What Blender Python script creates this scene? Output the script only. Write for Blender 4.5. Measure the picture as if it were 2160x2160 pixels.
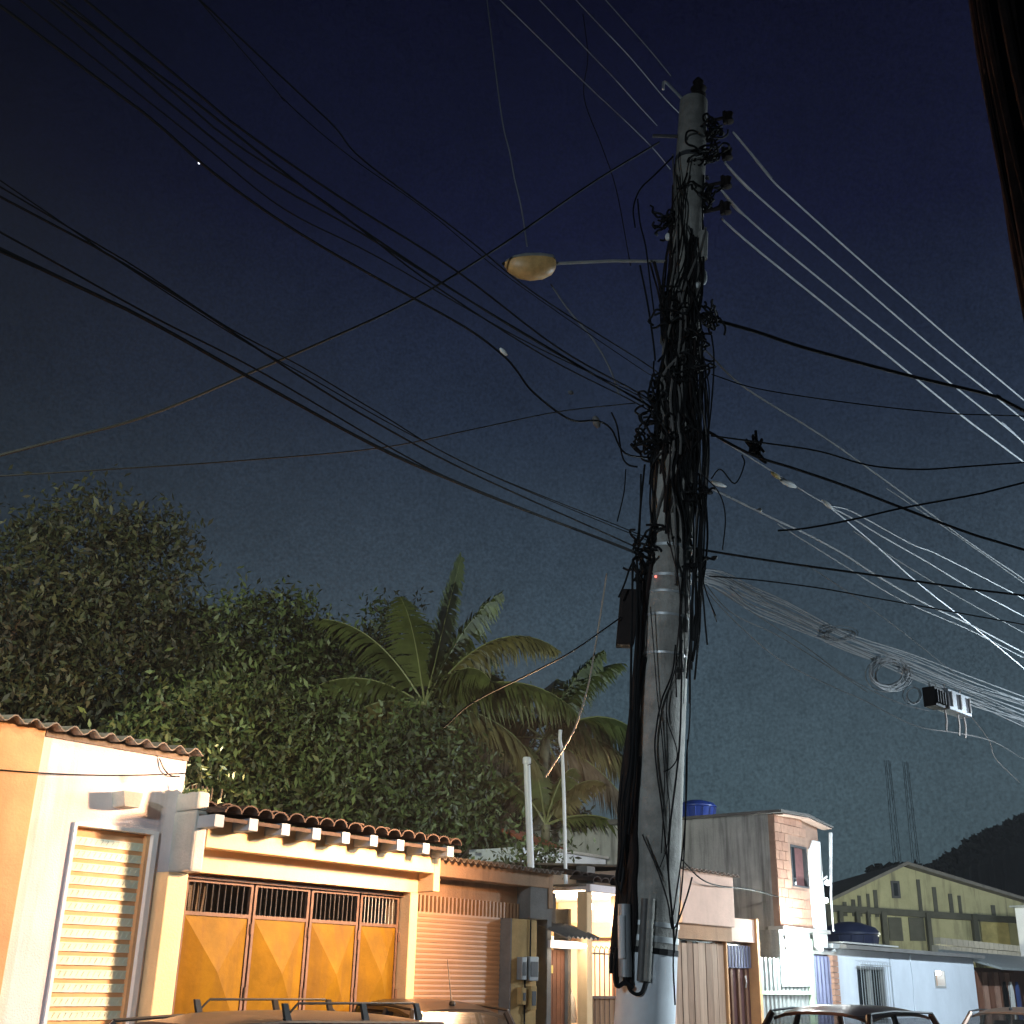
import bpy, math, random
import numpy as np
from mathutils import Vector, Matrix, Quaternion, noise as mnoise
random.seed(7); RNG = np.random.default_rng(7)
SC = bpy.context.scene; COL = SC.collection
for o in list(bpy.data.objects): bpy.data.objects.remove(o)

# ------------------------------------------------------------------ camera
# x runs along the street, y towards the row of houses (facades near y=0), z up
F, PITCH, ROLL, AZ = 2440.0, math.radians(21.9), math.radians(1.3), math.radians(40)
CAM = np.array([0.0, -10.0, 1.8])
_h = np.array([math.cos(AZ), math.sin(AZ), 0]); _r = np.array([math.sin(AZ), -math.cos(AZ), 0]); _z = np.array([0, 0, 1.0])
_W = _h*math.cos(PITCH)+_z*math.sin(PITCH); _u = -_h*math.sin(PITCH)+_z*math.cos(PITCH)
_R = _r*math.cos(ROLL)+_u*math.sin(ROLL); _U = _u*math.cos(ROLL)-_r*math.sin(ROLL)
cd = bpy.data.cameras.new('camera'); cam = bpy.data.objects.new('camera', cd); COL.objects.link(cam)
cd.sensor_width = 36; cd.lens = 36*F/2160; cd.clip_end = 3000; cd.clip_start = 0.05
m = Matrix.Identity(4)
for i in range(3):
    m[i][0], m[i][1], m[i][2], m[i][3] = _R[i], _U[i], -_W[i], CAM[i]
cam.matrix_world = m; SC.camera = cam

def ray(x, y): return _R*(x-1080)+_U*(1080-y)+_W*F
def onY(x, y, Y=0.0): r = ray(x, y); return CAM+r*(Y-CAM[1])/r[1]            # sight line met with a plane parallel to the facades
def onX(x, y, X): r = ray(x, y); return CAM+r*(X-CAM[0])/r[0]
def onD(x, y, d): r = ray(x, y); return CAM+r*d/math.hypot(r[0], r[1])
def onP(x, y, p, n):                                                         # any vertical plane through p
    r = ray(x, y); n = np.array([n[0], n[1], 0.0]); return CAM+r*(np.dot(np.array([p[0], p[1], 0])-CAM, n)/np.dot(r, n))

# ------------------------------------------------------------------ world: city-lit night sky
W = bpy.data.worlds.new('World'); SC.world = W; W.use_nodes = True
nt = W.node_tree; nt.nodes.clear()
def N(t, **k):
    n = nt.nodes.new(t)
    for a, b in k.items(): setattr(n, a, b)
    return n
out = N('ShaderNodeOutputWorld'); tc = N('ShaderNodeTexCoord'); sep = N('ShaderNodeSeparateXYZ')
nt.links.new(tc.outputs['Generated'], sep.inputs[0])
ramp = N('ShaderNodeValToRGB'); el = ramp.color_ramp.elements
stops = [(0.0, (.080, .130, .152)), (.10, (.069, .112, .134)), (.29, (.040, .063, .086)), (.44, (.0155, .0245, .046)),
         (.58, (.0060, .0078, .0265)), (.72, (.0028, .0032, .0135)), (1.0, (.0018, .002, .008))]
el[0].position, el[0].color = stops[0][0], (*stops[0][1], 1); el[1].position, el[1].color = stops[-1][0], (*stops[-1][1], 1)
for p, c in stops[1:-1]:
    e = el.new(p); e.color = (*c, 1)
nt.links.new(sep.outputs['Z'], ramp.inputs[0])
dot = N('ShaderNodeVectorMath', operation='DOT_PRODUCT'); ga = math.radians(24)
dot.inputs[1].default_value = (math.cos(ga), math.sin(ga), 0)
hv = N('ShaderNodeVectorMath', operation='MULTIPLY'); hv.inputs[1].default_value = (1, 1, 0)
hn = N('ShaderNodeVectorMath', operation='NORMALIZE')
nt.links.new(tc.outputs['Generated'], hv.inputs[0]); nt.links.new(hv.outputs[0], hn.inputs[0]); nt.links.new(hn.outputs[0], dot.inputs[0])
mr = N('ShaderNodeMapRange', interpolation_type='SMOOTHSTEP'); mr.inputs[1].default_value = .62; mr.inputs[2].default_value = 1.0
mr.inputs[3].default_value = .38; mr.inputs[4].default_value = 1.0
nt.links.new(dot.outputs['Value'], mr.inputs[0])
ns = N('ShaderNodeTexNoise'); ns.inputs['Scale'].default_value = 5; ns.inputs['Detail'].default_value = 9; ns.inputs['Roughness'].default_value = .8
nt.links.new(tc.outputs['Generated'], ns.inputs['Vector'])
mr2 = N('ShaderNodeMapRange'); mr2.inputs[1].default_value = .25; mr2.inputs[2].default_value = .75; mr2.inputs[3].default_value = .78; mr2.inputs[4].default_value = 1.22
nt.links.new(ns.outputs[0], mr2.inputs[0])
ng = N('ShaderNodeTexNoise'); ng.inputs['Scale'].default_value = 420; ng.inputs['Detail'].default_value = 2  # fine noise put into the sky to imitate the camera's grain
nt.links.new(tc.outputs['Generated'], ng.inputs['Vector'])
mr3 = N('ShaderNodeMapRange'); mr3.inputs[1].default_value = .3; mr3.inputs[2].default_value = .7; mr3.inputs[3].default_value = .72; mr3.inputs[4].default_value = 1.28
nt.links.new(ng.outputs[0], mr3.inputs[0]); mg = N('ShaderNodeMath', operation='MULTIPLY'); nt.links.new(mr2.outputs[0], mg.inputs[0]); nt.links.new(mr3.outputs[0], mg.inputs[1])
mul = N('ShaderNodeMath', operation='MULTIPLY'); nt.links.new(mr.outputs[0], mul.inputs[0]); nt.links.new(mg.outputs[0], mul.inputs[1])
bg = N('ShaderNodeBackground'); nt.links.new(ramp.outputs[0], bg.inputs[0]); nt.links.new(mul.outputs[0], bg.inputs[1])
sky = N('ShaderNodeTexSky', sky_type='NISHITA'); sky.sun_disc = False
sky.sun_elevation = math.radians(-9); sky.sun_rotation = math.radians(200)
bg2 = N('ShaderNodeBackground'); nt.links.new(sky.outputs[0], bg2.inputs[0]); bg2.inputs[1].default_value = .05
add = N('ShaderNodeAddShader'); nt.links.new(bg.outputs[0], add.inputs[0]); nt.links.new(bg2.outputs[0], add.inputs[1])
nt.links.new(add.outputs[0], out.inputs[0])

vs = SC.view_settings; vs.view_transform = 'Standard'; vs.look = 'None'; vs.exposure = 0; vs.gamma = 1; vs.use_curve_mapping = False
SC.render.engine = 'CYCLES'

# ------------------------------------------------------------------ lamps of the street and an added tree light
def lamp(name, loc, power, col, kind='POINT', size=.15, target=None, spot=150, blend=.8):
    d = bpy.data.lights.new(name, kind); d.energy = power; d.color = col; d.shadow_soft_size = size
    if kind == 'SPOT': d.spot_size = math.radians(spot); d.spot_blend = blend
    o = bpy.data.objects.new(name, d); COL.objects.link(o); o.location = loc
    if target is not None:
        o.rotation_euler = (Vector(target)-Vector(loc)).to_track_quat('-Z', 'Y').to_euler()
    return o
WARM = (1.0, .585, .305); COOL = (.72, .88, 1.0)
lamp('pole_flood_light', (9.95, -3.30, 3.86), 4300, WARM, 'SPOT', .20, (7.2, .2, 3.3), 146, 1.0)   # sodium floodlight on the back of the pole
lamp('led_light_behind', (-5.5, -6.5, 5.2), 3200, COOL, 'SPOT', .2, (11, 6, 5.6), 84, .7)            # LED street light behind the camera
lamp('tree_fill_light', (-2.0, -4.4, 6.4), 6800, (.94, 1.0, .74), 'SPOT', .2, (14, 8, 7.4), 54, .8)      # unseen lamp left of the view, added to brighten the trees
lamp('led_light_far_right', (24.0, -7.6, 6.0), 3800, COOL, 'POINT', .2)                                   # LED street light past the right edge
lamp('led_light_near_right', (16.5, -8.6, 5.3), 2100, (.95, .93, .92), 'SPOT', .2, (17.2, 0, 1.6), 62, .8)
lamp('led_light_across', (17.0, -9.5, 5.0), 5200, (.76, .91, 1.0), 'SPOT', .2, (9.5, -4.2, 2.6), 46, .8)  # LED street light on the near pavement

# ------------------------------------------------------------------ materials
MATS = {}
def mat(name, col, rough=.75, var=.15, scale=6.0, metal=0.0, bump=.0, bscale=40.0, streak=0.0, streakcol=(.03, .028, .025), stretch=(1, 1, 1), emit=None, estr=0.0, alpha=1.0, trans=0.0):
    if name in MATS: return MATS[name]
    M = bpy.data.materials.new(name); M.use_nodes = True; t = M.node_tree; b = t.nodes['Principled BSDF']
    b.inputs['Roughness'].default_value = rough; b.inputs['Metallic'].default_value = metal
    tcn = t.nodes.new('ShaderNodeTexCoord'); mp = t.nodes.new('ShaderNodeMapping'); mp.inputs['Scale'].default_value = stretch
    geo = t.nodes.new('ShaderNodeNewGeometry'); t.links.new(geo.outputs['Position'], mp.inputs[0])
    n1 = t.nodes.new('ShaderNodeTexNoise'); n1.inputs['Scale'].default_value = scale; n1.inputs['Detail'].default_value = 8; n1.inputs['Roughness'].default_value = .65
    t.links.new(mp.outputs[0], n1.inputs['Vector'])
    mrn = t.nodes.new('ShaderNodeMapRange'); mrn.inputs[1].default_value = .3; mrn.inputs[2].default_value = .7; mrn.inputs[3].default_value = 1-var; mrn.inputs[4].default_value = 1+var*.6
    t.links.new(n1.outputs[0], mrn.inputs[0])
    mx = t.nodes.new('ShaderNodeMix'); mx.data_type = 'RGBA'; mx.blend_type = 'MULTIPLY'; mx.inputs[0].default_value = 1
    mx.inputs[6].default_value = (*col, 1); t.links.new(mrn.outputs[0], mx.inputs[7])
    last = mx.outputs[2]
    if streak > 0:
        mp2 = t.nodes.new('ShaderNodeMapping'); mp2.inputs['Scale'].default_value = (3.2, 3.2, .28); t.links.new(geo.outputs['Position'], mp2.inputs[0])
        n2 = t.nodes.new('ShaderNodeTexNoise'); n2.inputs['Scale'].default_value = 1.6; n2.inputs['Detail'].default_value = 7; n2.inputs['Roughness'].default_value = .6
        t.links.new(mp2.outputs[0], n2.inputs['Vector'])
        m2 = t.nodes.new('ShaderNodeMapRange'); m2.inputs[1].default_value = .5; m2.inputs[2].default_value = .68; m2.inputs[3].default_value = 0; m2.inputs[4].default_value = streak
        t.links.new(n2.outputs[0], m2.inputs[0])
        x2 = t.nodes.new('ShaderNodeMix'); x2.data_type = 'RGBA'; t.links.new(m2.outputs[0], x2.inputs[0]); t.links.new(last, x2.inputs[6]); x2.inputs[7].default_value = (*streakcol, 1)
        last = x2.outputs[2]
    t.links.new(last, b.inputs['Base Color'])
    if bump > 0:
        n3 = t.nodes.new('ShaderNodeTexNoise'); n3.inputs['Scale'].default_value = bscale; n3.inputs['Detail'].default_value = 5
        t.links.new(geo.outputs['Position'], n3.inputs['Vector'])
        bp = t.nodes.new('ShaderNodeBump'); bp.inputs['Strength'].default_value = bump; bp.inputs['Distance'].default_value = .02
        t.links.new(n3.outputs[0], bp.inputs['Height']); t.links.new(bp.outputs[0], b.inputs['Normal'])
    if emit: b.inputs['Emission Color'].default_value = (*emit, 1); b.inputs['Emission Strength'].default_value = estr
    if trans: b.inputs['Transmission Weight'].default_value = trans
    if alpha < 1: b.inputs['Alpha'].default_value = alpha
    MATS[name] = M; return M

asphalt = mat('asphalt', (.05, .05, .05), .9, .3, 9, bump=.4)
paving = mat('paving', (.28, .26, .24), .9, .25, 5, bump=.3)
kerbm = mat('kerb_concrete', (.36, .35, .33), .9, .2, 7)
soil = mat('soil', (.08, .07, .05), .95, .3, 2)
white_plaster = mat('white_plaster', (.73, .65, .67), .85, .12, 2.2, bump=.25, bscale=60, streak=.6, streakcol=(.46, .36, .33))
orange_paint = mat('orange_paint', (.62, .34, .16), .8, .22, 1.8, bump=.2, streak=.4, streakcol=(.46, .22, .09))
cream_paint = mat('cream_paint', (.76, .53, .30), .8, .10, 3, bump=.2, streak=.10, streakcol=(.5, .36, .2))
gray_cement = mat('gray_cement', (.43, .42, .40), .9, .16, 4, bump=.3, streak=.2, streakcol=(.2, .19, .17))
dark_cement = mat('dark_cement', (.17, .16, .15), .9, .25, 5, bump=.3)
brown_wall = mat('brown_wall', (.36, .21, .12), .85, .2, 2.5, bump=.25, streak=.55, streakcol=(.16, .10, .06))
fibro = mat('fibro_cement', (.22, .18, .15), .95, .3, 7, bump=.4)
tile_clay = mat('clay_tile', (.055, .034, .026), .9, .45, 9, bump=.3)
gate_paint = mat('gate_paint', (.175, .094, .003), .62, .3, 3, metal=.0, bump=.15, bscale=14, streak=.5, streakcol=(.10, .05, .015))
rust = mat('rusty_steel', (.13, .07, .045), .7, .35, 12)
steel_gray = mat('gray_steel', (.30, .31, .32), .5, .15, 8, metal=.3)
dark_steel = mat('dark_steel', (.06, .06, .065), .55, .2, 8, metal=.3)
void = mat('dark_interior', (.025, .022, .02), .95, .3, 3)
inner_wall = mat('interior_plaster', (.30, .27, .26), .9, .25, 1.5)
shutter_m = mat('shutter_paint', (.46, .27, .15), .5, .12, 3, streak=.15, streakcol=(.4, .24, .14))
slat_m = mat('pale_green_slat', (.62, .68, .56), .55, .08, 8)
backboard = mat('orange_board', (.66, .36, .17), .7, .12, 3)
pvc = mat('white_pvc', (.76, .76, .78), .4, .06, 5)
red_metal = mat('red_brown_metal', (.20, .085, .05), .55, .25, 4, streak=.35, streakcol=(.10, .05, .03))
pink = mat('pink_paint', (.60, .42, .34), .85, .12, 3, bump=.2, streak=.18, streakcol=(.35, .25, .2))
stain_gray = mat('stained_plaster', (.46, .46, .44), .92, .25, 2, bump=.3, streak=.75, streakcol=(.07, .07, .065))
brick_m = [mat('clay_block_a', (.40, .225, .155), .9, .2, 8, bump=.3), mat('clay_block_b', (.36, .20, .14), .9, .25, 8, bump=.3), mat('clay_block_c', (.44, .26, .185), .9, .2, 8, bump=.3)]
mortar = mat('mortar', (.36, .23, .17), .95, .2, 8)
plank_m = [mat('plank_a', (.30, .20, .14), .8, .3, 4, stretch=(5, 5, .5)), mat('plank_b', (.36, .25, .18), .8, .3, 4, stretch=(5, 5, .5)), mat('plank_c', (.24, .15, .10), .8, .35, 4, stretch=(5, 5, .5))]
glass_dark = mat('dark_glass', (.02, .025, .03), .06, .1, 3)
curtain = mat('maroon_curtain', (.14, .06, .06), .9, .3, 5)
house_white = mat('bluish_white_paint', (.66, .70, .76), .85, .08, 2, bump=.15, streak=.12, streakcol=(.4, .42, .46))
yellow_stain = mat('yellow_stained_wall', (.42, .40, .24), .9, .2, 1.2, streak=.7, streakcol=(.12, .11, .08))
beam_gray = mat('weathered_beam', (.085, .085, .07), .9, .3, 2)
blue_plastic = mat('blue_tank_plastic', (.03, .07, .36), .38, .12, 4)
navy_plastic = mat('navy_plastic', (.03, .04, .10), .5, .2, 4)
blue_sheet = mat('blue_sheet', (.16, .17, .28), .7, .35, 5, stretch=(4, 4, .6))
pole_m = mat('pole_concrete', (.29, .28, .255), .9, .4, 6, bump=.5, bscale=50, streak=.75, streakcol=(.10, .085, .07))
pole_paint = mat('pole_whitewash', (.66, .69, .72), .8, .12, 4)
cable_black = mat('black_cable', (.006, .006, .0065), .6, .3, 20)
cable_gray = mat('gray_cable', (.10, .095, .09), .6, .3, 20)
cable_brown = mat('brown_cable', (.016, .011, .010), .7, .3, 20)
alu = mat('aluminium_wire', (.50, .52, .55), .45, .2, 10, metal=.4)
alu_dull = mat('dull_gray_wire', (.27, .28, .29), .6, .2, 10)
alu_faint = mat('faint_gray_wire', (.11, .115, .12), .7, .2, 10)
galv = mat('galvanised_band', (.55, .57, .58), .4, .2, 10, metal=.6)
amber = mat('amber_lens', (.50, .30, .11), .45, .25, 14)
lamp_housing = mat('lamp_housing', (.22, .22, .20), .5, .25, 14)
leaf_m = [mat('leaf_dark', (.042, .052, .020), .6, .5, 1.3), mat('leaf_mid', (.078, .112, .036), .55, .5, 1.3), mat('leaf_light', (.115, .16, .055), .5, .45, 1.3), mat('leaf_blackish', (.018, .022, .011), .65, .5, 1.3)]
bark = mat('bark', (.07, .055, .04), .95, .35, 9, bump=.5)
frond_m = mat('palm_frond', (.085, .105, .030), .5, .45, 2)
frond_old = mat('palm_frond_old', (.15, .13, .045), .55, .4, 2)
frond_dead = mat('palm_frond_dead', (.15, .11, .07), .8, .4, 3)
rachis_m = mat('palm_rachis', (.22, .24, .10), .5, .2, 4)
car_brown = mat('car_paint_champagne', (.12, .105, .09), .32, .06, 3, metal=.45)
car_black = mat('car_paint_warm_reflect', (.12, .06, .038), .28, .06, 3, metal=.4)  # orange reflections of the warm lamp are put into this paint
car_red = mat('car_paint_bronze', (.22, .13, .09), .30, .06, 3, metal=.4)
car_gray = mat('car_paint_graphite', (.035, .03, .028), .30, .06, 3, metal=.4)
car_trim = mat('car_black_trim', (.012, .012, .012), .6, .2, 6)
tyre = mat('tyre_rubber', (.02, .02, .02), .9, .2, 10)
wheel_alloy = mat('wheel_alloy', (.4, .4, .42), .35, .1, 6, metal=.8)
hl_glass = mat('headlamp_glass', (.6, .6, .6), .1, .05, 3)
tail_glass = mat('tail_lamp_glass', (.35, .02, .02), .2, .05, 3)
seat_m = mat('seat_fabric', (.04, .035, .03), .9, .3, 9)
hill_m = mat('hill_forest', (.020, .022, .024), .95, .5, .06)
led_m = mat('led_glow', (.9, .95, 1), .5, 0, 1, emit=(.85, .97, 1.0), estr=26)
led_small = mat('led_small_glow', (.9, .95, 1), .5, 0, 1, emit=(.9, .97, 1.0), estr=14)
tube_m = mat('tube_glow', (1, 1, 1), .5, 0, 1, emit=(1.0, .93, .78), estr=9)
star_m = mat('star_glow', (1, 1, 1), .5, 0, 1, emit=(.8, .85, 1.0), estr=3.0)
red_led = mat('red_indicator_glow', (1, .2, .1), .5, 0, 1, emit=(1.0, .25, .2), estr=1.5)
splice_white = mat('white_splice', (.70, .72, .70), .5, .15, 10)
splice_yellow = mat('yellow_splice', (.55, .42, .12), .5, .2, 10)
poly_box = mat('translucent_box', (.17, .20, .24), .4, .25, 20)
banner_red = mat('red_banner', (.50, .13, .05), .7, .15, 5)
sign_white = mat('sign_white', (.75, .74, .70), .6, .05, 5)
sign_blue = mat('sign_blue', (.05, .08, .22), .6, .1, 5)
ochre_plaster = mat('ochre_plaster', (.46, .30, .12), .9, .25, 5, bump=.4, streak=.3, streakcol=(.3, .2, .1))
green_paint = mat('pale_green_paint', (.40, .50, .38), .7, .15, 4)
zinc = mat('zinc_sheet', (.30, .32, .32), .5, .25, 4, metal=.3, stretch=(4, 4, .6))

for M_ in (cable_black, cable_brown): M_.node_tree.nodes['Principled BSDF'].inputs['Specular IOR Level'].default_value = .15
gate_paint.node_tree.nodes['Principled BSDF'].inputs['Specular IOR Level'].default_value = .12

# ------------------------------------------------------------------ builders
class MB:
    def __init__(s): s.v = []; s.f = []; s.mi = []
    def add(s, vs, fs, mi=0):
        b = len(s.v); s.v += [tuple(map(float, p)) for p in vs]; s.f += [tuple(i+b for i in f) for f in fs]; s.mi += [mi]*len(fs); return s
    def box(s, x0, x1, y0, y1, z0, z1, mi=0):
        return s.add([(x0, y0, z0), (x1, y0, z0), (x1, y1, z0), (x0, y1, z0), (x0, y0, z1), (x1, y0, z1), (x1, y1, z1), (x0, y1, z1)],
                     [(0, 3, 2, 1), (4, 5, 6, 7), (0, 1, 5, 4), (1, 2, 6, 5), (2, 3, 7, 6), (3, 0, 4, 7)], mi)
    def prism(s, poly, a, b, axis='y', mi=0):
        # poly: 2D outline; axis: direction of extrusion from a to b
        def P(u, w, t): return {'y': (u, t, w), 'x': (t, u, w), 'z': (u, w, t)}[axis]
        n = len(poly); vs = [P(u, w, a) for u, w in poly]+[P(u, w, b) for u, w in poly]
        fs = [tuple(range(n)), tuple(range(2*n-1, n-1, -1))]+[(i, n+i, n+(i+1) % n, (i+1) % n) for i in range(n)]
        return s.add(vs, fs, mi)
    def tube(s, pts, r, k=6, mi=0, caps=True):
        pts = [Vector(p) for p in pts]; n = len(pts)
        rr = r if hasattr(r, '__len__') else [r]*n
        t0 = (pts[1]-pts[0]).normalized(); ref = Vector((0, 0, 1)) if abs(t0.z) < .9 else Vector((1, 0, 0))
        a = t0.cross(ref).normalized(); vs = []
        for i in range(n):
            t = (pts[min(i+1, n-1)]-pts[max(i-1, 0)]).normalized()
            a = (a-t*a.dot(t)); a = a.normalized() if a.length > 1e-6 else t.orthogonal().normalized()
            b = t.cross(a)
            for j in range(k):
                w = 2*math.pi*j/k; vs.append(pts[i]+(a*math.cos(w)+b*math.sin(w))*rr[i])
        fs = [(i*k+j, i*k+(j+1) % k, (i+1)*k+(j+1) % k, (i+1)*k+j) for i in range(n-1) for j in range(k)]
        if caps: fs += [tuple(range(k-1, -1, -1)), tuple((n-1)*k+j for j in range(k))]
        return s.add(vs, fs, mi)
    def lathe(s, prof, c=(0, 0, 0), k=20, mi=0):
        vs = [(c[0]+r*math.cos(2*math.pi*j/k), c[1]+r*math.sin(2*math.pi*j/k), c[2]+z) for r, z in prof for j in range(k)]
        n = len(prof); fs = [(i*k+j, i*k+(j+1) % k, (i+1)*k+(j+1) % k, (i+1)*k+j) for i in range(n-1) for j in range(k)]
        fs += [tuple(range(k-1, -1, -1)), tuple((n-1)*k+j for j in range(k))]
        return s.add(vs, fs, mi)
    def ell(s, c, r, k=12, h=8, mi=0):
        prof = [(math.sin(math.pi*i/h), -math.cos(math.pi*i/h)) for i in range(h+1)]; prof[0] = (.02, -1); prof[-1] = (.02, 1)
        vs = [(c[0]+r[0]*p*math.cos(2*math.pi*j/k), c[1]+r[1]*p*math.sin(2*math.pi*j/k), c[2]+r[2]*z) for p, z in prof for j in range(k)]
        fs = [(i*k+j, i*k+(j+1) % k, (i+1)*k+(j+1) % k, (i+1)*k+j) for i in range(h) for j in range(k)]
        fs += [tuple(range(k-1, -1, -1)), tuple(h*k+j for j in range(k))]
        return s.add(vs, fs, mi)
    def mesh(s, name, mats):
        me = bpy.data.meshes.new(name); me.from_pydata(s.v, [], s.f)
        for M in (mats if isinstance(mats, (list, tuple)) else [mats]): me.materials.append(M)
        if any(s.mi): me.polygons.foreach_set('material_index', s.mi)
        me.update(); return me
def link(name, me, parent=None, smooth=False, bevel=0, loc=None):
    o = bpy.data.objects.new(name, me); COL.objects.link(o)
    if loc is not None: o.location = loc
    if parent: o.parent = parent
    if smooth and hasattr(me, 'polygons'):
        me.polygons.foreach_set('use_smooth', [True]*len(me.polygons))
        try: me.set_sharp_from_angle(angle=math.radians(40))
        except Exception: pass
    if bevel:
        b = o.modifiers.new('bevel', 'BEVEL'); b.width = bevel; b.segments = 2; b.limit_method = 'ANGLE'
    return o
def obj(name, mb, m, parent=None, smooth=False, bevel=0, label=None, kind=None):
    o = link(name, mb.mesh(name, m), parent, smooth, bevel)
    if label: o['label'] = label
    if kind: o['kind'] = kind
    return o
def tag(o, label, cat, group=None):
    o['label'] = label; o['category'] = cat
    if group: o['group'] = group
    return o
def thing(name, label, cat, group=None, loc=(0, 0, 0), rz=0):
    o = bpy.data.objects.new(name, None); COL.objects.link(o); o.empty_display_size = .2; o.location = loc; o.rotation_euler = (0, 0, rz)
    return tag(o, label, cat, group)
def struct(name, mb, m, smooth=False): return obj(name, mb, m, None, smooth, kind='structure')
def B(x0, x1, y0, y1, z0, z1): return MB().box(x0, x1, y0, y1, z0, z1)
def smoothpts(pts, per=8):
    P = [Vector(p) for p in pts]; P = [P[0]*2-P[1]]+P+[P[-1]*2-P[-2]]; o = []
    for i in range(1, len(P)-2):
        for k in range(per):
            t = k/per; a, b, c, d = P[i-1], P[i], P[i+1], P[i+2]
            o.append(.5*((2*b)+(c-a)*t+(2*a-5*b+4*c-d)*t*t+(3*b-a-3*c+d)*t**3))
    return o+[P[-2]]

# ------------------------------------------------------------------ ground
struct('ground', B(-400, 600, -400, 600, -.3, -.02), soil)
struct('road', B(-120, 160, -8.6, -3.9, -.05, 0.0), asphalt)
struct('far_sidewalk', B(-60, 90, -3.75, 9, -.05, .12), paving)
struct('far_kerb', B(-60, 90, -3.9, -3.75, -.05, .125), kerbm)
struct('near_sidewalk', B(-60, 90, -14, -8.75, -.05, .12), paving)
struct('near_kerb', B(-60, 90, -8.75, -8.6, -.05, .125), kerbm)

# ------------------------------------------------------------------ helpers for roofs
def corrugated(x0, x1, y0, y1, z0, slope, pitch=.19, amp=.03, thick=.012, axis='x'):
    m = MB(); n = max(4, int((x1-x0)/pitch*8)); top = []; bot = []
    for i in range(n+1):
        x = x0+(x1-x0)*i/n; w = amp*math.sin(2*math.pi*x/pitch)
        for y in (y0, y1): top.append((x, y, z0+(y-y0)*slope+w+amp)); bot.append((x, y, z0+(y-y0)*slope+w+amp-thick))
    L = len(top); fs = []
    for i in range(n):
        a, b, c, d = 2*i, 2*i+1, 2*i+3, 2*i+2
        fs += [(a, d, c, b), (L+a, L+b, L+c, L+d), (a, L+a, L+d, d), (b, c, L+c, L+b)]
    fs += [(0, 1, L+1, L), (2*n, L+2*n, L+2*n+1, 2*n+1)]
    return m.add(top+bot, fs)
def tile_mesh(w=.2, l=.44):
    m = MB(); k = 8; vs = []; fs = []
    for y, r, z in ((0, w*.52, .03), (l, w*.42, .0)):
        for t in (1.0, .84):
            for j in range(k+1):
                a = math.pi*j/k; vs.append((-math.cos(a)*r*t, y, z+math.sin(a)*r*.75*t))
    K = k+1
    for j in range(k):
        fs += [(j, j+1, 2*K+j+1, 2*K+j), (K+j+1, K+j, 3*K+j, 3*K+j+1), (j+1, j, K+j, K+j+1), (2*K+j, 2*K+j+1, 3*K+j+1, 3*K+j)]
    return m.add(vs, fs).mesh('roof_tile', tile_clay)

# ------------------------------------------------------------------ corner house (white and orange), left
h = thing('corner_house', 'white and orange plastered house with corrugated roof at the left edge', 'house', loc=(0, 0, 0))
wl = MB().box(5.35, 5.83, 0, .2, 0, 3.80).box(6.65, 6.93, 0, .2, 0, 3.80).box(5.83, 6.65, 0, .2, 3.01, 3.80).box(5.35, 5.5, .2, 6, 0, 3.7).box(6.78, 6.93, .2, 6, 0, 3.85)
obj('white_wall', wl, white_plaster, h)
obj('orange_wall', B(1.5, 5.35, -.07, 6, 0, 3.835), orange_paint, h, bevel=.01)
for i in range(6):
    a = 1.4+i*.926; obj('roof_sheet', corrugated(a, a+.945, -.20, 6.2, 3.785+(.003 if i % 2 else 0), .1), fibro, h)
obj('eave_board', B(5.38, 6.93, -.03, -.003, 3.74, 3.80), fibro, h)
lb = MB().prism([(6.14, 3.34), (6.36, 3.34), (6.33, 3.20), (6.17, 3.20)], -.2, -.002, 'y')
obj('wall_lamp_box', lb, gray_cement, h, bevel=.006, label='trapezoid box lamp fixed to the white wall above the door')
d = obj('shutter_door', MB().box(5.845, 6.64, .088, .12, .1, 2.995).box(5.835, 5.865, .03, .1, .1, 3.0).box(6.61, 6.645, .03, .1, .1, 3.0), [backboard, pvc], h)
sl = MB()
for k in range(13):                                         # two rails and a zigzag of small ribs between them
    x = 5.868+k*.057
    sl.add([(x, .076, 0), (x+.022, .076, 0), (x+.05, .076, .05), (x+.028, .076, .05), (x, .081, 0), (x+.022, .081, 0), (x+.05, .081, .05), (x+.028, .081, .05)], [(0, 1, 2, 3), (7, 6, 5, 4), (0, 4, 5, 1), (1, 5, 6, 2), (2, 6, 7, 3), (3, 7, 4, 0)])
sl.box(5.866, 6.609, .074, .088, -.014, .004).box(5.866, 6.609, .074, .088, .048, .060).box(5.866, 6.609, .080, .087, .004, .048)
sm = sl.mesh('slat', slat_m)
for k in range(25):
    o = link('slat', sm, d, loc=(0, 0, 2.855-k*.1135))
obj('door_frame', MB().box(5.805, 5.835, -.025, .1, 0, 3.03).box(6.645, 6.70, -.025, .1, 0, 3.03).box(5.835, 6.645, -.025, .1, 3.0, 3.035), pvc, h)
w = MB().tube(smoothpts([(6.60, -.012, 3.72), (6.66, -.03, 3.62), (6.75, -.03, 3.57), (6.86, -.01, 3.58)], 5), .006, 5)
obj('loose_wire', w, cable_black, h)
o = obj('wall_wire', MB().tube(smoothpts([(4.2, -.085, 3.33), (5.35, -.085, 3.40), (6.2, -.02, 3.50), (6.93, -.02, 3.62)], 6), .006, 5), cable_black, h)

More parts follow.
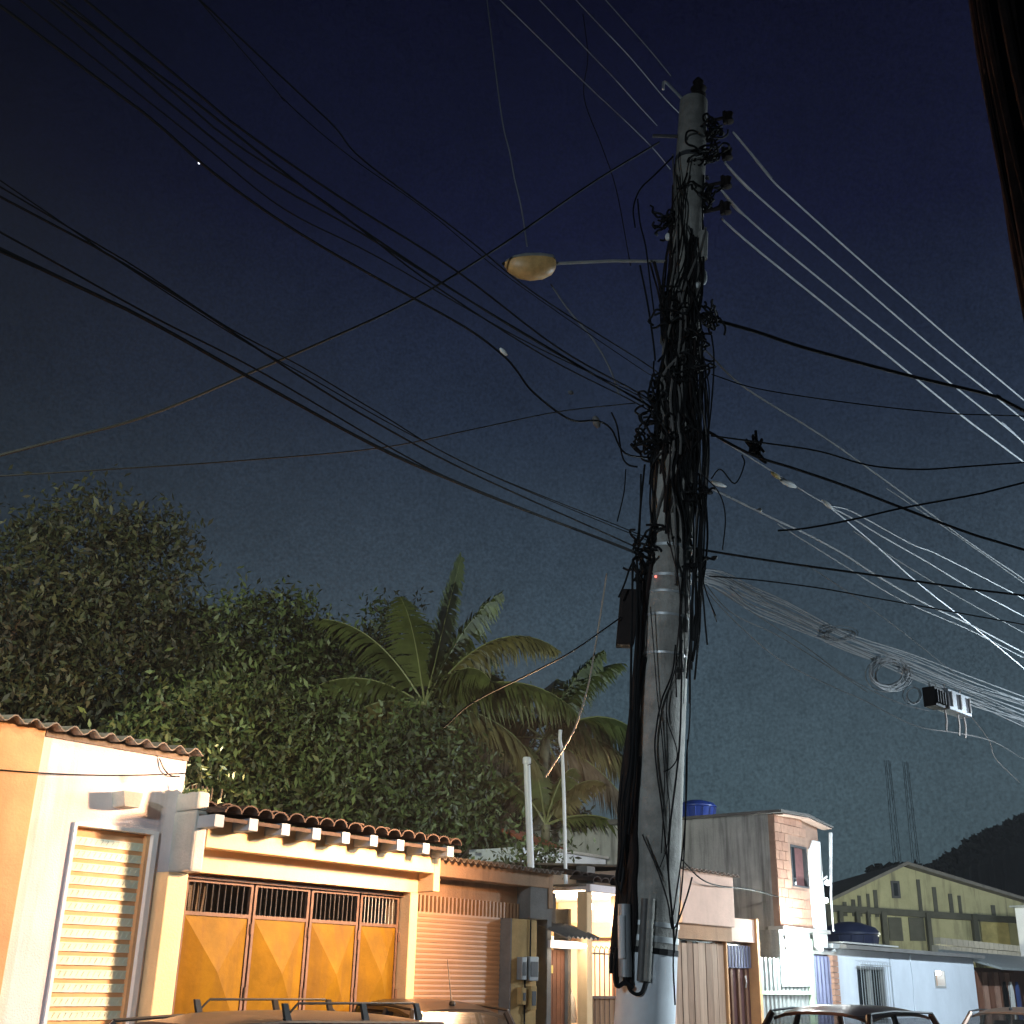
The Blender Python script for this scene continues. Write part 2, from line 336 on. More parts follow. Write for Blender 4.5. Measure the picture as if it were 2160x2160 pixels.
# ------------------------------------------------------------------ gate house with tiled canopy
g = thing('gate_house', 'cream painted garage front with tiled eave, white rafter tails and brown folding gate', 'house')
obj('left_jamb', MB().box(6.74, 6.97, -.2, .3, 0, 2.66), cream_paint, g, bevel=.012)
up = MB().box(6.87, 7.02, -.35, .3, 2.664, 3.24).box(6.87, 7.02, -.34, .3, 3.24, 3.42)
obj('parapet_end', up, gray_cement, g, bevel=.03, label='canopy end coloured grey for its shaded side, with a mossy top')  # grey puts the shade of the side face into the colour
ms = MB()
for i in range(26):
    x, y = random.uniform(6.88, 7.01), random.uniform(-.32, .1); ms.ell((x, y, 3.425), (.03, .03, random.uniform(.015, .04)), 6, 4)
obj('moss', ms, leaf_m[2], g, kind='stuff')
obj('fascia', MB().box(7.02, 10.24, -.35, -.2, 2.90, 3.19), cream_paint, g, bevel=.008)
obj('right_jamb_head', MB().box(10.24, 10.345, -.35, .3, 2.70, 3.19), cream_paint, g, bevel=.008)
obj('soffit', B(7.02, 10.24, -.2, -.1, 2.915, 2.99), cream_paint, g)
obj('lintel', B(7.02, 10.24, -.1, .3, 2.69, 3.2), cream_paint, g)
obj('right_jamb', MB().box(10.13, 10.26, -.1, .3, 0, 2.69), cream_paint, g, bevel=.01)
obj('gate_lintel_bar', MB().box(6.97, 10.13, .03, .3, 2.655, 2.69).box(7.0, 10.13, .02, .06, 2.64, 2.66), rust, g)
rf = MB().box(-.055, .055, -.615, .3, 0, .115).mesh('rafter_tail', mat('cool_shade_gray', (.27, .32, .38), .8, .1, 4))  # cool shade on the tails is put into this colour
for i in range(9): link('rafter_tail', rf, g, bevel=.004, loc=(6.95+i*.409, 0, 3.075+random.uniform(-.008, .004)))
tm = tile_mesh()
for r in range(4):
    for c in range(17):
        o = link('roof_tile', tm, g, loc=(7.06+c*.2+random.uniform(-.012, .012), -.66+r*.36, 3.185+r*.36*.13+random.uniform(-.012, .012)))
        o.rotation_euler = (math.atan(.13)+random.uniform(-.04, .04), 0, random.uniform(-.06, .06))
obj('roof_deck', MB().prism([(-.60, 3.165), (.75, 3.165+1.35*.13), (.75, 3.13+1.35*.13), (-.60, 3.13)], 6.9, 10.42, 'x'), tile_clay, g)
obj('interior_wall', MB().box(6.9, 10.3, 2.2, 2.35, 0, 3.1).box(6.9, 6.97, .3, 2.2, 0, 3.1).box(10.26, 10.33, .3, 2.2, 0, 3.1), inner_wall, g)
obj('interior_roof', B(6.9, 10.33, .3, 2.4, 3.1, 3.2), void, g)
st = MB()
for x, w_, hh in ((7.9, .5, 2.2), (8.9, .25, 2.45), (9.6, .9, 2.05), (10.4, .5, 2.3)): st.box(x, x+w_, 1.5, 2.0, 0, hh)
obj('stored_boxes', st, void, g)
# spikes on the gate bar
sp = MB()
for x in (7.55, 8.1, 8.55, 8.95, 9.05, 9.5): sp.tube([(x, .04, 2.69), (x+.004, .04, 2.69+random.uniform(.05, .1))], [.012, .003], 5)
obj('spike', sp, rust, g)
xs = [7.13, 7.985, 8.755, 9.485, 10.12]
for i in range(4):
    a, b = xs[i]+.012, xs[i+1]-.012
    lf = obj('gate_leaf', MB().box(a, a+.03, .06, .10, .15, 2.64).box(b-.03, b, .06, .10, .15, 2.64).box(a+.03, b-.03, .06, .10, 2.61, 2.64).box(a+.03, b-.03, .06, .10, 2.30, 2.335).box(a+.03, b-.03, .06, .10, .15, .19), rust, g)
    for z0, z1 in ((1.26, 2.30), (.19, 1.23)):
        cx, cz, e = (a+b)/2, (z0+z1)/2, .11
        P = [(a+.03, .075, z0), (b-.03, .075, z0), (b-.03, .075, z1), (a+.03, .075, z1), (cx, .075-e, cz)]
        obj('pressed_panel', MB().add(P, [(0, 1, 4), (1, 2, 4), (2, 3, 4), (3, 0, 4), (3, 2, 1, 0)]), gate_paint, lf)
    obj('mid_rail', B(a+.03, b-.03, .06, .095, 1.23, 1.26), rust, lf)
    n = 10
    for k in range(1, n):
        x = a+.03+(b-a-.06)*k/n; obj('bar', MB().tube([(x, .08, 2.335), (x, .08, 2.61)], .006, 6), dark_steel if i < 3 else steel_gray, lf)
    for zz in (1.6, 2.2): obj('hinge', MB().tube([(b+.008, .05, zz-.05), (b+.008, .05, zz+.05)], .014, 8), rust, lf)

# ------------------------------------------------------------------ brown garage with roller shutter
k_ = thing('shutter_garage', 'brown weathered garage front with roller shutter and corrugated roof edge', 'garage')
obj('fascia', MB().box(10.35, 12.87, 0, .25, 2.915, 3.13), brown_wall, k_, bevel=.008)
obj('fascia_end', MB().box(12.87, 12.96, 0, .3, 2.66, 3.13), brown_wall, k_, bevel=.008)
obj('lintel', MB().box(10.35, 12.87, .25, .45, 2.70, 2.915), brown_wall, k_)
obj('pier', MB().box(12.1, 12.62, .0, .4, 0, 2.50), ochre_plaster, k_, bevel=.01)
obj('pier_shaded_side', B(12.075, 12.1, -.005, .2, 0, 2.50), dark_cement, k_)  # pier's left side coloured dark for its shade
obj('shaded_return', MB().box(12.50, 12.87, .02, .25, 2.52, 2.915), dark_cement, k_)  # shade on the fascia return, put in as a dark block
for i in range(3):
    a = 10.38+i*.88; obj('roof_sheet', corrugated(a, a+.90, -.12, 4, 3.10+(.003 if i % 2 else 0), .08, .115, .022), fibro, k_)
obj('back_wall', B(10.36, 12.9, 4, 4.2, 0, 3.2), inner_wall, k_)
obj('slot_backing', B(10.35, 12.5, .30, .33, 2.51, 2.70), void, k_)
fb = MB().box(-.014, .014, .2, .24, 2.51, 2.70).mesh('slot_bar', shutter_m)
for i in range(30): link('slot_bar', fb, k_, loc=(10.40+i*.0715, 0, 0))
sh = obj('roller_shutter', B(10.33, 12.075, .205, .215, .1, 2.51), shutter_m, k_)
ssl = MB().prism([(.17, 0), (.185, -.006), (.203, .0), (.203, .056), (.17, .054), (.163, .03)], 10.34, 12.07, 'x').mesh('shutter_slat', shutter_m)
for i in range(42): link('shutter_slat', ssl, sh, loc=(0, random.uniform(-.002, .002), 2.452-i*.0575))
for (x0, x1, z0, z1, nm) in ((12.21, 12.31, 1.77, 2.04, 'meter_box'), (12.37, 12.55, 1.76, 2.05, 'meter_box'), (12.22, 12.31, 1.48, 1.68, 'meter_box'), (12.40, 12.52, 1.42, 1.70, 'meter_box')):
    mb = obj(nm, MB().box(x0, x1, -.09, -.002, z0, z1), steel_gray if z0 > 1.6 else ochre_plaster, k_, bevel=.008)
    obj('meter_window', MB().box(x0+.02, x1-.02, -.096, -.091, z0+.05, z1-.06), dark_steel, mb)
obj('conduit', MB().tube([(12.36, -.02, 1.2), (12.36, -.02, 1.77)], .012, 6).tube([(12.46, -.02, 2.05), (12.46, -.02, 2.5)], .012, 6), cable_black, k_)

# ------------------------------------------------------------------ narrow entrance with metal door
e_ = thing('narrow_entrance', 'narrow entrance with red brown metal door under a small lit awning', 'entrance')
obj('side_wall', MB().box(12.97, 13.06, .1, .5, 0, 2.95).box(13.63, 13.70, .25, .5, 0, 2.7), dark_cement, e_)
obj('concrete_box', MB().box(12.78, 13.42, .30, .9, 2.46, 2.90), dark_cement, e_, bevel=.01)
dd = obj('metal_door', B(13.06, 13.63, .32, .36, .1, 2.16), red_metal, e_)
pm = MB().box(0, .085, .300, .319, .1, 2.14).mesh('door_panel', red_metal)
for i in range(6): link('door_panel', pm, dd, loc=(13.07+i*.093, 0, 0))
obj('letter_plate', MB().box(13.28, 13.34, .285, .299, 1.86, 1.96), splice_yellow, dd)
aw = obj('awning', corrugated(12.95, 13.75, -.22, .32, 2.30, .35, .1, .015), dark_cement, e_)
obj('awning_fascia', MB().box(12.98, 13.72, .06, .30, 2.175, 2.27), white_plaster, e_)
obj('tube_lamp', MB().tube([(13.02, -.02, 2.215), (13.66, -.02, 2.215)], .03, 8), tube_m, e_)
lamp('awning_lamp_light', (13.35, -.12, 2.12), 14, (1, .86, .66), size=.2)

# ------------------------------------------------------------------ lit yard porch
p_ = thing('yard_porch', 'brightly lit yard porch with white ceiling, red tiles and barred gate', 'porch')
obj('ceiling', B(13.72, 15.9, .02, 2.2, 2.955, 3.0), white_plaster, p_)
obj('ceiling_edge', B(13.72, 15.9, -.06, .02, 2.93, 3.03), white_plaster, p_, bevel=.006)
for r in range(2):
    for c in range(11):
        o = link('roof_tile', tm, p_, loc=(13.8+c*.2+random.uniform(-.015, .015), -.12+r*.36, 3.04+r*.36*.2+random.uniform(-.02, .02)))
        o.rotation_euler = (math.atan(.2)+random.uniform(-.06, .06), 0, random.uniform(-.12, .12))
obj('roof_slab', B(13.72, 15.9, .0, 2.4, 3.0, 3.04), dark_cement, p_)
obj('chimney_block', MB().box(14.15, 14.35, .3, .5, 3.04, 3.32), dark_cement, p_, bevel=.01)
obj('back_wall', B(13.7, 16.0, 2.2, 2.4, 0, 2.955), ochre_plaster, p_)
obj('front_post', MB().box(13.70, 13.83, -.02, .15, 0, 2.93), cream_paint, p_, bevel=.01)
obj('mid_post', MB().box(14.95, 15.05, .35, .45, 0, 2.955), red_metal, p_, bevel=.01)
obj('inner_ledge', B(13.85, 15.6, 2.0, 2.2, 2.33, 2.42), white_plaster, p_)
gr = obj('barred_gate', MB().box(13.83, 15.0, .06, .09, .1, .14).box(13.83, 15.0, .06, .09, 1.55, 1.585).box(13.83, 15.0, .06, .09, 2.12, 2.14), rust, p_)
bm = MB().tube([(0, .075, .1), (0, .075, 2.18), (.015, .06, 2.23), (.03, .03, 2.2)], .0085, 6).mesh('bar', rust)
for i in range(10): link('bar', bm, gr, loc=(13.90+i*.115, 0, 0))
obj('lower_sheet', B(13.85, 14.98, .095, .11, .1, 1.55), brown_wall, gr)
obj('porch_bulb', MB().ell((14.75, .7, 2.80), (.06, .06, .07), 12, 8), tube_m, p_)
lamp('porch_bulb_light', (14.6, .9, 2.62), 420, (1, .82, .52), size=.1)
s = obj('picture_sign', B(14.28, 14.52, 2.17, 2.19, 1.93, 2.25), sign_white, p_)
sx = MB()
for (a, b) in (((14.30, 2.22), (14.49, 2.10)), ((14.30, 2.10), (14.49, 2.22))):
    dx, dz = b[0]-a[0], b[1]-a[1]; L = math.hypot(dx, dz); nx, nz = -dz/L*.022, dx/L*.022
    sx.add([(a[0]-nx, 2.165, a[1]-nz), (b[0]-nx, 2.165, b[1]-nz), (b[0]+nx, 2.165, b[1]+nz), (a[0]+nx, 2.165, a[1]+nz)], [(0, 1, 2, 3)])
sx.box(14.33, 14.46, 2.164, 2.168, 1.96, 2.06)
obj('blue_mark', sx, sign_blue, s)
b1 = MB().prism([(14.0, 1.60), (14.75, 1.60), (14.55, 1.78), (14.1, 1.92)], 1.5, 1.55, 'y')
tag(obj('red_banner', b1, banner_red), 'orange red cloth hung inside the lit yard behind the barred gate', 'banner')
ch = MB().lathe([(.28, 0), (.28, .1), (.26, .3), (.18, .5), (.06, .6)], (14.78, 1.3, 1.2), 14); ch.lathe([(.04, 0), (.04, 1.2)], (14.78, 1.3, 0), 8); ch.lathe([(.25, 0), (.2, .12)], (14.78, 1.3, 0), 14)
tag(obj('grill_hood', ch, dark_cement, smooth=True), 'dark domed hood standing in the lit yard behind the barred gate', 'hood')
wt = thing('wall_tank', 'small cream tank with pipes mounted in the lit yard beside the pole', 'tank')
obj('tank_body', MB().lathe([(.13, 0), (.15, .03), (.15, .38), (.12, .43)], (15.35, .35, 1.75), 16), pvc, wt, smooth=True)
obj('pipe', MB().tube(smoothpts([(15.2, .35, 1.7), (15.12, .3, 1.75), (15.12, .3, 2.2), (15.3, .3, 2.3), (15.4, .3, 2.75)], 6), .018, 7), pvc, wt, smooth=True)
obj('valve', MB().ell((15.35, .33, 2.26), (.09, .06, .05), 10, 6).box(15.2, 15.5, .30, .36, 2.22, 2.25), pvc, wt)
ob = MB().box(15.0, 15.16, .2, .3, 2.45, 2.62)

# ------------------------------------------------------------------ white pipes rising behind the garage roof
t = thing('vent_pipe', 'thick white vent pipe with a cap rising behind the garage roof', 'pipe')
a = onY(1112, 1606, 1.0); b = onY(1123, 1826, 1.0)
obj('pipe_shaft', MB().tube([(b[0], 1, 2.9), (a[0]-.01, 1, a[2])], .052, 14), pvc, t, smooth=True)
obj('pipe_cap', MB().lathe([(.056, -.10), (.062, -.09), (.062, -.02), (.05, 0)], (a[0]-.01, 1, a[2]+.06), 14), pvc, t, smooth=True)
obj('tie_wire', MB().tube([(a[0]-.06, .94, a[2]-.07), (a[0]+.05, .945, a[2]-.03)], .006, 5), cable_black, t)
t = thing('mast_pipe', 'thin white mast pipe with a bent tip above the lit porch', 'pipe')
P = [onY(1194, 1850, 1.1), onY(1190, 1700, 1.1), onY(1186, 1590, 1.1), onY(1184, 1575, 1.1), onY(1181, 1560, 1.1), onY(1182, 1540, 1.1)]
P[0][2] = 3.0
obj('pipe_shaft', MB().tube(smoothpts(P, 4), .028, 10), pvc, t, smooth=True)
obj('clamp', MB().lathe([(.036, 0), (.036, .05)], (P[0][0], 1.1, 3.3), 10), galv, t)

# ------------------------------------------------------------------ low blue-white house and grey wall behind
q = thing('back_house', 'low bluish white house with a red roof behind the porch', 'house')
obj('wall', MB().box(16.7, 19.3, 3.6, 8, 0, 3.98), house_white, q)
obj('roof', MB().prism([(3.6, 4.03), (4.6, 4.42), (4.6, 4.36), (3.6, 3.97)], 17.3, 18.2, 'x'), mat('red_roof', (.30, .09, .05), .9, .3, 8), q)
obj('wall_vent', MB().box(17.45, 17.6, 3.57, 3.6, 3.70, 3.84), dark_cement, q)
obj('roof_ledge', MB().box(16.7, 19.3, 3.52, 3.75, 3.98, 4.03), gray_cement, q)

# ------------------------------------------------------------------ pink house
k2 = thing('pink_house', 'low pink house with wooden plank gate and small barred door', 'house')
obj('upper_wall', MB().box(15.95, 17.55, -.17, 5, 2.62, 3.42), pink, k2, bevel=.01)
obj('ledge', MB().box(15.6, 17.55, -.10, 4.8, 2.40, 2.62), brown_wall, k2)
obj('side_wall', MB().box(15.85, 15.98, .0, 5, 0, 2.40), pink, k2)
obj('roof_sheet', corrugated(15.9, 17.6, -.26, 5, 3.40, .06, .14, .018), fibro, k2)
obj('head_wall', MB().box(17.55, 18.60, .02, .3, 2.42, 2.78), pink, k2)
obj('ochre_frame', MB().box(18.53, 18.62, -.02, .3, 0, 2.80).box(17.5, 17.545, -.01, .3, 0, 2.42), orange_paint, k2, bevel=.006)
pg = obj('plank_gate', B(15.98, 17.5, .06, .09, .1, 2.39), dark_steel, k2)
x = 16.0; i = 0
while x < 17.42:
    w_ = random.uniform(.13, .24); obj('plank', MB().box(x, min(x+w_, 17.49), .02+random.uniform(0, .014), .058, .1, 2.38-random.uniform(0, .05)), plank_m[i % 3], pg); x += w_+.016; i += 1
dr = obj('barred_door', MB().box(17.55, 18.52, .16, .19, .1, 2.38), mat('maroon_door', (.10, .045, .045), .4, .3, 5), k2)
obj('door_head', MB().box(17.56, 18.5, .10, .158, 2.02, 2.36), blue_sheet, dr)
vb = MB().tube([(0, .085, 2.03), (0, .085, 2.36)], .009, 6).mesh('vent_bar', cable_gray)
for i in range(9): link('vent_bar', vb, dr, loc=(17.62+i*.1, 0, 0))
for i in range(4): obj('door_rib', MB().box(17.6+i*.24, 17.66+i*.24, .12, .158, .1, 2.0), car_red, dr)
obj('handle', MB().tube([(18.28, .1, 1.72), (18.28, .08, 1.8), (18.28, .1, 1.9)], .014, 6), galv, dr)
obj('downpipe', MB().tube([(17.62, -.03, 2.45), (17.62, -.03, 2.78)], .02, 8), red_metal, k2)
obj('slack_cable', MB().tube(smoothpts([(15.9, -.2, 3.55), (16.3, -.3, 3.28), (17.0, -.22, 3.22), (18.2, -.1, 3.25), (19.3, -.05, 3.2)], 6), .012, 5), cable_black, k2)

# ------------------------------------------------------------------ two storey house: stained side wall, bare block front
dark_wall = mat('darkened_plaster', (.30, .31, .30), .9, .25, 4, bump=.3, streak=.5, streakcol=(.12, .12, .11))  # plaster toned down so the floodlight's hot spot fades outward
s2 = thing('two_storey_house', 'two storey house with stained grey side wall and bare clay block front', 'house')
obj('side_wall', MB().box(19.40, 19.52, .10, 6.2, 0, 4.68), stain_gray, s2)
obj('front_backing', MB().box(19.40, 20.0, .0, .1, 2.72, 4.62).box(20.64, 21.17, 0, .1, 2.72, 4.62).box(20.0, 20.64, 0, .1, 2.72, 3.42).box(20.0, 20.64, 0, .1, 4.15, 4.62), mortar, s2)
obj('right_wall', B(21.05, 21.17, .1, 6.2, 0, 4.62), stain_gray, s2)
bw, bh, gp = .238, .150, .009
bms = [MB().box(0, bw, -.02, -.001, 0, bh).mesh('brick', m_) for m_ in brick_m]
hbs = [MB().box(0, bw*.47, -.02, -.001, 0, bh).mesh('brick', m_) for m_ in brick_m]
rows = 12
for r in range(rows):
    z = 2.735+r*(bh+gp); x = 19.405
    if r % 2: 
        link('brick', random.choice(hbs), s2, loc=(x, random.uniform(-.004, .003), z)); x += bw*.47+gp
    while x+bw < 20.66:
        hit = (x+bw > 19.99 and z+bh > 3.40 and z < 4.17)
        if not hit: link('brick', random.choice(bms), s2, loc=(x, random.uniform(-.004, .003), z))
        elif x < 19.99-bw*.47: link('brick', random.choice(hbs), s2, loc=(x, random.uniform(-.004, .003), z))
        x += bw+gp
pw = MB(); zz = [4.30, 4.12, 3.9, 3.5, 3.1, 2.7, 2.42]; xl = [20.86, 20.70, 20.67, 20.68, 20.67, 20.69, 20.70]
pw.add([(a, -.035, z) for a, z in zip(xl, zz)]+[(21.19, -.035, z) for z in zz]+[(a, -.001, z) for a, z in zip(xl, zz)]+[(21.19, -.001, z) for z in zz],
       [(i, i+7, i+8, i+1) for i in range(6)]+[(i, i+1, i+15, i+14) for i in range(6)]+[(i+7, i+21, i+22, i+8) for i in range(6)]+[(0, 14, 21, 7), (6, 13, 27, 20)])
obj('white_strip', pw, mat('white_strip', (.8, .8, .8), .85, .05, 3), s2)  # white strip over the right end of the block front
wn = obj('window', MB().box(20.0, 20.03, -.01, .1, 3.42, 4.15).box(20.61, 20.64, -.01, .1, 3.42, 4.15).box(20.03, 20.61, -.01, .1, 4.12, 4.15).box(20.03, 20.61, -.01, .1, 3.42, 3.45), dark_steel, s2)
obj('pane', B(20.03, 20.26, .05, .06, 3.45, 4.12), glass_dark, wn)
cm = MB()
for i in range(9): cm.add([(20.26+i*.039, .05+.02*(i % 2), 3.45), (20.299+i*.039, .05+.02*((i+1) % 2), 3.45), (20.299+i*.039, .05+.02*((i+1) % 2), 4.12), (20.26+i*.039, .05+.02*(i % 2), 4.12)], [(0, 1, 2, 3)])
obj('curtain', cm, curtain, wn)
rs = MB().prism([(19.3, 4.68), (20.4, 4.715), (21.42, 4.60), (21.42, 4.565), (20.4, 4.665), (19.3, 4.63)], -.22, 6.4, 'y')
obj('roof', rs, dark_cement, s2)
obj('roof_soffit', MB().prism([(19.42, 4.618), (20.4, 4.655), (21.38, 4.556), (21.38, 4.54), (20.4, 4.64), (19.42, 4.60)], -.20, 0, 'y'), pink, s2)
obj('parapet_step', MB().box(19.38, 19.55, 2.5, 6.2, 4.68, 4.74), dark_cement, s2)
obj('floor_slab', MB().box(19.36, 21.22, -.09, .2, 2.66, 2.72), gray_cement, s2)
obj('ground_wall', MB().box(19.36, 20.55, .0, .15, 1.75, 2.66).box(19.36, 19.44, .15, 6, 0, 2.66), dark_wall, s2)
zs = obj('sheet_gate', B(18.62, 20.42, .06, .1, .1, 2.20), steel_gray, s2)
zr = MB().prism([(0, .058), (.03, .02), (.10, .02), (.13, .058)], .1, 2.20, 'z').mesh('sheet_rib', zinc)
for i in range(12): link('sheet_rib', zr, zs, loc=(18.66+i*.147, 0, 0))
obj('gate_rail', MB().box(18.62, 20.42, -.015, .018, 1.62, 1.68), green_paint, s2)
obj('green_post', MB().box(20.44, 20.56, -.04, .12, 0, 2.55), green_paint, s2, bevel=.008)
wl2 = thing('wall_floodlight', 'glaring white LED floodlight on the wall below the block front', 'floodlight')
obj('bracket', MB().tube([(19.52, .0, 2.55), (19.52, -.05, 2.57), (19.52, -.09, 2.52)], .018, 7), steel_gray, wl2)
obj('housing', MB().box(19.36, 19.68, -.13, -.08, 2.34, 2.56), steel_gray, wl2, bevel=.01)
obj('diode_panel', MB().box(19.38, 19.66, -.155, -.132, 2.36, 2.54).ell((19.52, -.15, 2.45), (.19, .09, .15), 14, 8), led_m, wl2)
lamp('wall_floodlight_light', (19.50, -.44, 2.42), 330, (.86, 1.0, .98), size=.12)
po = thing('white_service_mast', 'thin white service pole beside the roof overhang of the block house', 'pole')
a = onY(1752, 1757, -.2); b = onY(1753, 1900, -.2)
obj('mast', MB().tube([(b[0], -.2, 2.7), (b[0]+.01, -.2, 3.3), (a[0], -.2, a[2])], [.014, .02, .036], 10), pvc, po, smooth=True)
obj('foot_bracket', MB().box(21.1, b[0]+.02, -.22, -.18, 2.70, 2.73), galv, po)
obj('arm', MB().tube([tuple(onY(1734, 1856, -.1)), tuple(onY(1744, 1849, -.3))], .018, 6), galv, po)
for (x, y) in ((1745, 1862), (1742, 1899)):
    c = onY(x, y, -.25); obj('bulb', MB().ell(tuple(c), (.045, .045, .05), 10, 6), led_small, po)
lamp('service_mast_light', tuple(onY(1762, 1880, -.75)), 16, (.9, .97, 1.0), size=.08)
ins = MB()
for (x, y) in ((1728, 2000), (1733, 2003), (1737, 1993)):
    c = onY(x, y, -.12); ins.ell(tuple(c), (.05, .05, .04), 8, 6)
obj('insulator', ins, splice_white, po)

# water tanks
def tank(cx, cy, z, r, hgt, m_, label, dark):
    t = thing('water_tank', label, 'tank')
    obj('tank_body', MB().lathe([(r*.84, 0), (r*.98, hgt*.55), (r, hgt*.62), (r*1.04, hgt*.64)], (cx, cy, z), 28), m_, t, smooth=True)
    obj('lid', MB().lathe([(r*1.05, hgt*.645), (r*1.05, hgt*.70), (r*.9, hgt*.84), (r*.4, hgt*.97), (r*.1, hgt)], (cx, cy, z), 28), m_, t, smooth=True)
    rb = MB()
    for k in range(14):
        a = 2*math.pi*k/14; rb.tube([(cx+r*.87*math.cos(a), cy+r*.87*math.sin(a), z+.04), (cx+r*1.0*math.cos(a), cy+r*1.0*math.sin(a), z+hgt*.6)], .018, 5)
    obj('rib', rb, m_, t)
    return t
a = onX(1463, 1712, 20.0)
tank(20.2, a[1]+.05, 4.71, .37, .40, blue_plastic, 'blue water tank with domed lid on the roof of the block house', False)
obj_l = None

# ------------------------------------------------------------------ blue sheet gate with brick pier
bg_ = thing('blue_sheet_gate', 'worn blue sheet gate beside a small brick pier', 'gate')
obj('sheet', B(20.60, 21.40, .02, .05, .1, 2.28), blue_sheet, bg_)
for i in range(5): obj('sheet_fold', MB().prism([(0, .018), (.03, -.012), (.06, .018)], .1, 2.26, 'z'), blue_sheet, bg_).location = (20.66+i*.15, 0, 0)
obj('lintel', MB().box(20.58, 21.55, -.02, .2, 2.30, 2.36), gray_cement, bg_)
bpm = MB().box(21.28, 21.50, -.06, .12, 0, .09).mesh('brick', brick_m[1])
for i in range(23): link('brick', bpm, bg_, loc=(random.uniform(-.006, .006), 0, .05+i*.098))
obj('pier_cap', MB().box(21.22, 21.75, -.12, .2, 2.42, 2.50), galv, bg_)

# ------------------------------------------------------------------ bluish white house
wh = thing('white_house', 'low bluish white house with a barred square window and a small vent', 'house')
obj('wall', MB().box(21.55, 22.42, 0, .2, 0, 2.42).box(23.72, 26.32, 0, .2, 0, 2.42).box(22.42, 23.72, 0, .2, 0, 1.12).box(22.42, 23.72, 0, .2, 2.14, 2.42).box(26.9, 28.8, 0, .2, 0, 2.42).box(26.32, 26.9, 0, .2, 0, 1.78).box(26.32, 26.9, 0, .2, 2.12, 2.42).box(21.55, 21.7, .2, 6, 0, 2.4).box(28.65, 28.8, .2, 6, 0, 2.4), house_white, wh)
rfm = MB().prism([(-.25, 2.42), (6.5, 2.5), (6.5, 2.6), (-.25, 2.49)], 21.5, 28.9, 'x'); obj('roof', rfm, dark_cement, wh)
obj('roof_board', MB().box(21.7, 24.3, -.1, .3, 2.52, 2.55), gray_cement, wh)
w1 = obj('window', MB().box(22.42, 22.48, .02, .12, 1.12, 2.14).box(23.66, 23.72, .02, .12, 1.12, 2.14).box(22.48, 23.66, .02, .12, 2.08, 2.14).box(22.48, 23.66, .02, .12, 1.12, 1.18).box(23.04, 23.10, .02, .12, 1.18, 2.08), steel_gray, wh)
obj('pane', B(22.48, 23.04, .08, .09, 1.18, 2.08), glass_dark, w1); obj('pane', B(23.10, 23.66, .08, .09, 1.18, 2.08), glass_dark, w1)
wb = MB().tube([(0, -.01, 2.24), (0, -.10, 2.20), (0, -.10, 1.0), (0, -.01, .95)], .005, 5).mesh('window_bar', galv)
for i in range(13): link('window_bar', wb, w1, loc=(22.38+i*.115, 0, 0))
for z_ in (2.16, 1.08): obj('cross_bar', MB().tube([(22.36, -.11, z_), (23.8, -.11, z_)], .01, 5), galv, w1)
v1 = obj('vent_box', MB().box(26.32, 26.36, -.02, .2, 1.78, 2.12).box(26.86, 26.9, -.02, .2, 1.78, 2.12).box(26.36, 26.86, -.02, .2, 1.78, 1.82), gray_cement, wh)
obj('vent_back', B(26.36, 26.86, .15, .18, 1.82, 2.12), brown_wall, v1)
obj('vent_lamp', MB().ell((26.61, .04, 2.08), (.2, .05, .05), 12, 6), led_small, v1)
obj('wall_crack_pipe', MB().tube([(25.05, -.012, 2.4), (25.1, -.012, 1.9), (25.02, -.012, 1.2), (25.05, -.012, .2)], .012, 5), house_white, wh)
obj('window_side_pipe', MB().tube([(24.0, -.02, .2), (24.0, -.02, 2.3)], .022, 6), house_white, wh)

# ------------------------------------------------------------------ brown shop front at the far right
sf = thing('shop_front', 'brown shop front with hanging white clothes at the far right', 'shop')
obj('wall', MB().box(28.9, 36, .4, .6, 0, 2.25).box(28.9, 29.9, .1, .4, 0, 2.2).box(31.9, 32.2, .1, .4, 0, 2.2), red_metal, sf)
obj('awning', MB().prism([(-.6, 2.24), (.8, 2.62), (.8, 2.56), (-.6, 2.19)], 28.85, 36, 'x'), zinc, sf)
for i in range(7): obj('wall_board', MB().box(29.0+i*.4, 29.3+i*.4, .03, .09, 0, 2.15), brick_m[1] if i % 2 else red_metal, sf)
for i, (x, w_, m_) in enumerate(((30.6, .16, cable_black), (31.0, .22, sign_white), (31.5, .18, sign_blue), (32.6, .2, sign_white), (33.3, .2, cable_black))):
    c = MB().prism([(x, .9), (x+w_*.9, .85), (x+w_, 1.75), (x+w_*.5, 1.95), (x+.02, 1.8)], -.06, 0, 'y')
    tag(obj('hanging_cloth', c, m_), ['black', 'white', 'blue', 'white', 'black'][i]+' cloth hanging in the brown shop front, number order '.replace(', number order ', '')+[' at the left', ' beside the black one', ' right of the white one', ' past the brown pillar', ' at the right end'][i], 'cloth', 'clothes hung in the shop front')

# ------------------------------------------------------------------ lit white upper house at the right edge
RHX = 42.0
rh = thing('lit_white_house', 'brightly lit white house with a window at the right edge', 'house')
obj('wall', MB().box(42, 48, .6, 3.0, 2.7, 4.3), mat('bright_white_wall', (.8, .8, .8), .85, .05, 2), rh)
wn2 = obj('window', MB().box(41.95, 41.998, 1.2, 2.2, 3.1, 4.0), steel_gray, rh)
obj('pane', B(41.93, 41.948, 1.28, 2.12, 3.18, 3.92), glass_dark, wn2)
obj('roof', MB().box(41.8, 48.2, .3, 3.1, 4.3, 4.36), zinc, rh)
bmx = MB().box(0, .42, 0, .2, 0, .19).mesh('block', mat('pale_block', (.45, .42, .34), .9, .2, 5))
for r in range(3):
    for c in range(16): link('block', bmx, rh, loc=(35.0+c*.45-(r % 2)*.2, 3.0, 2.5+r*.21))
lamp('lit_white_house_light', (39.0, -1.0, 4.6), 420, (.92, .98, 1.0), size=.15)

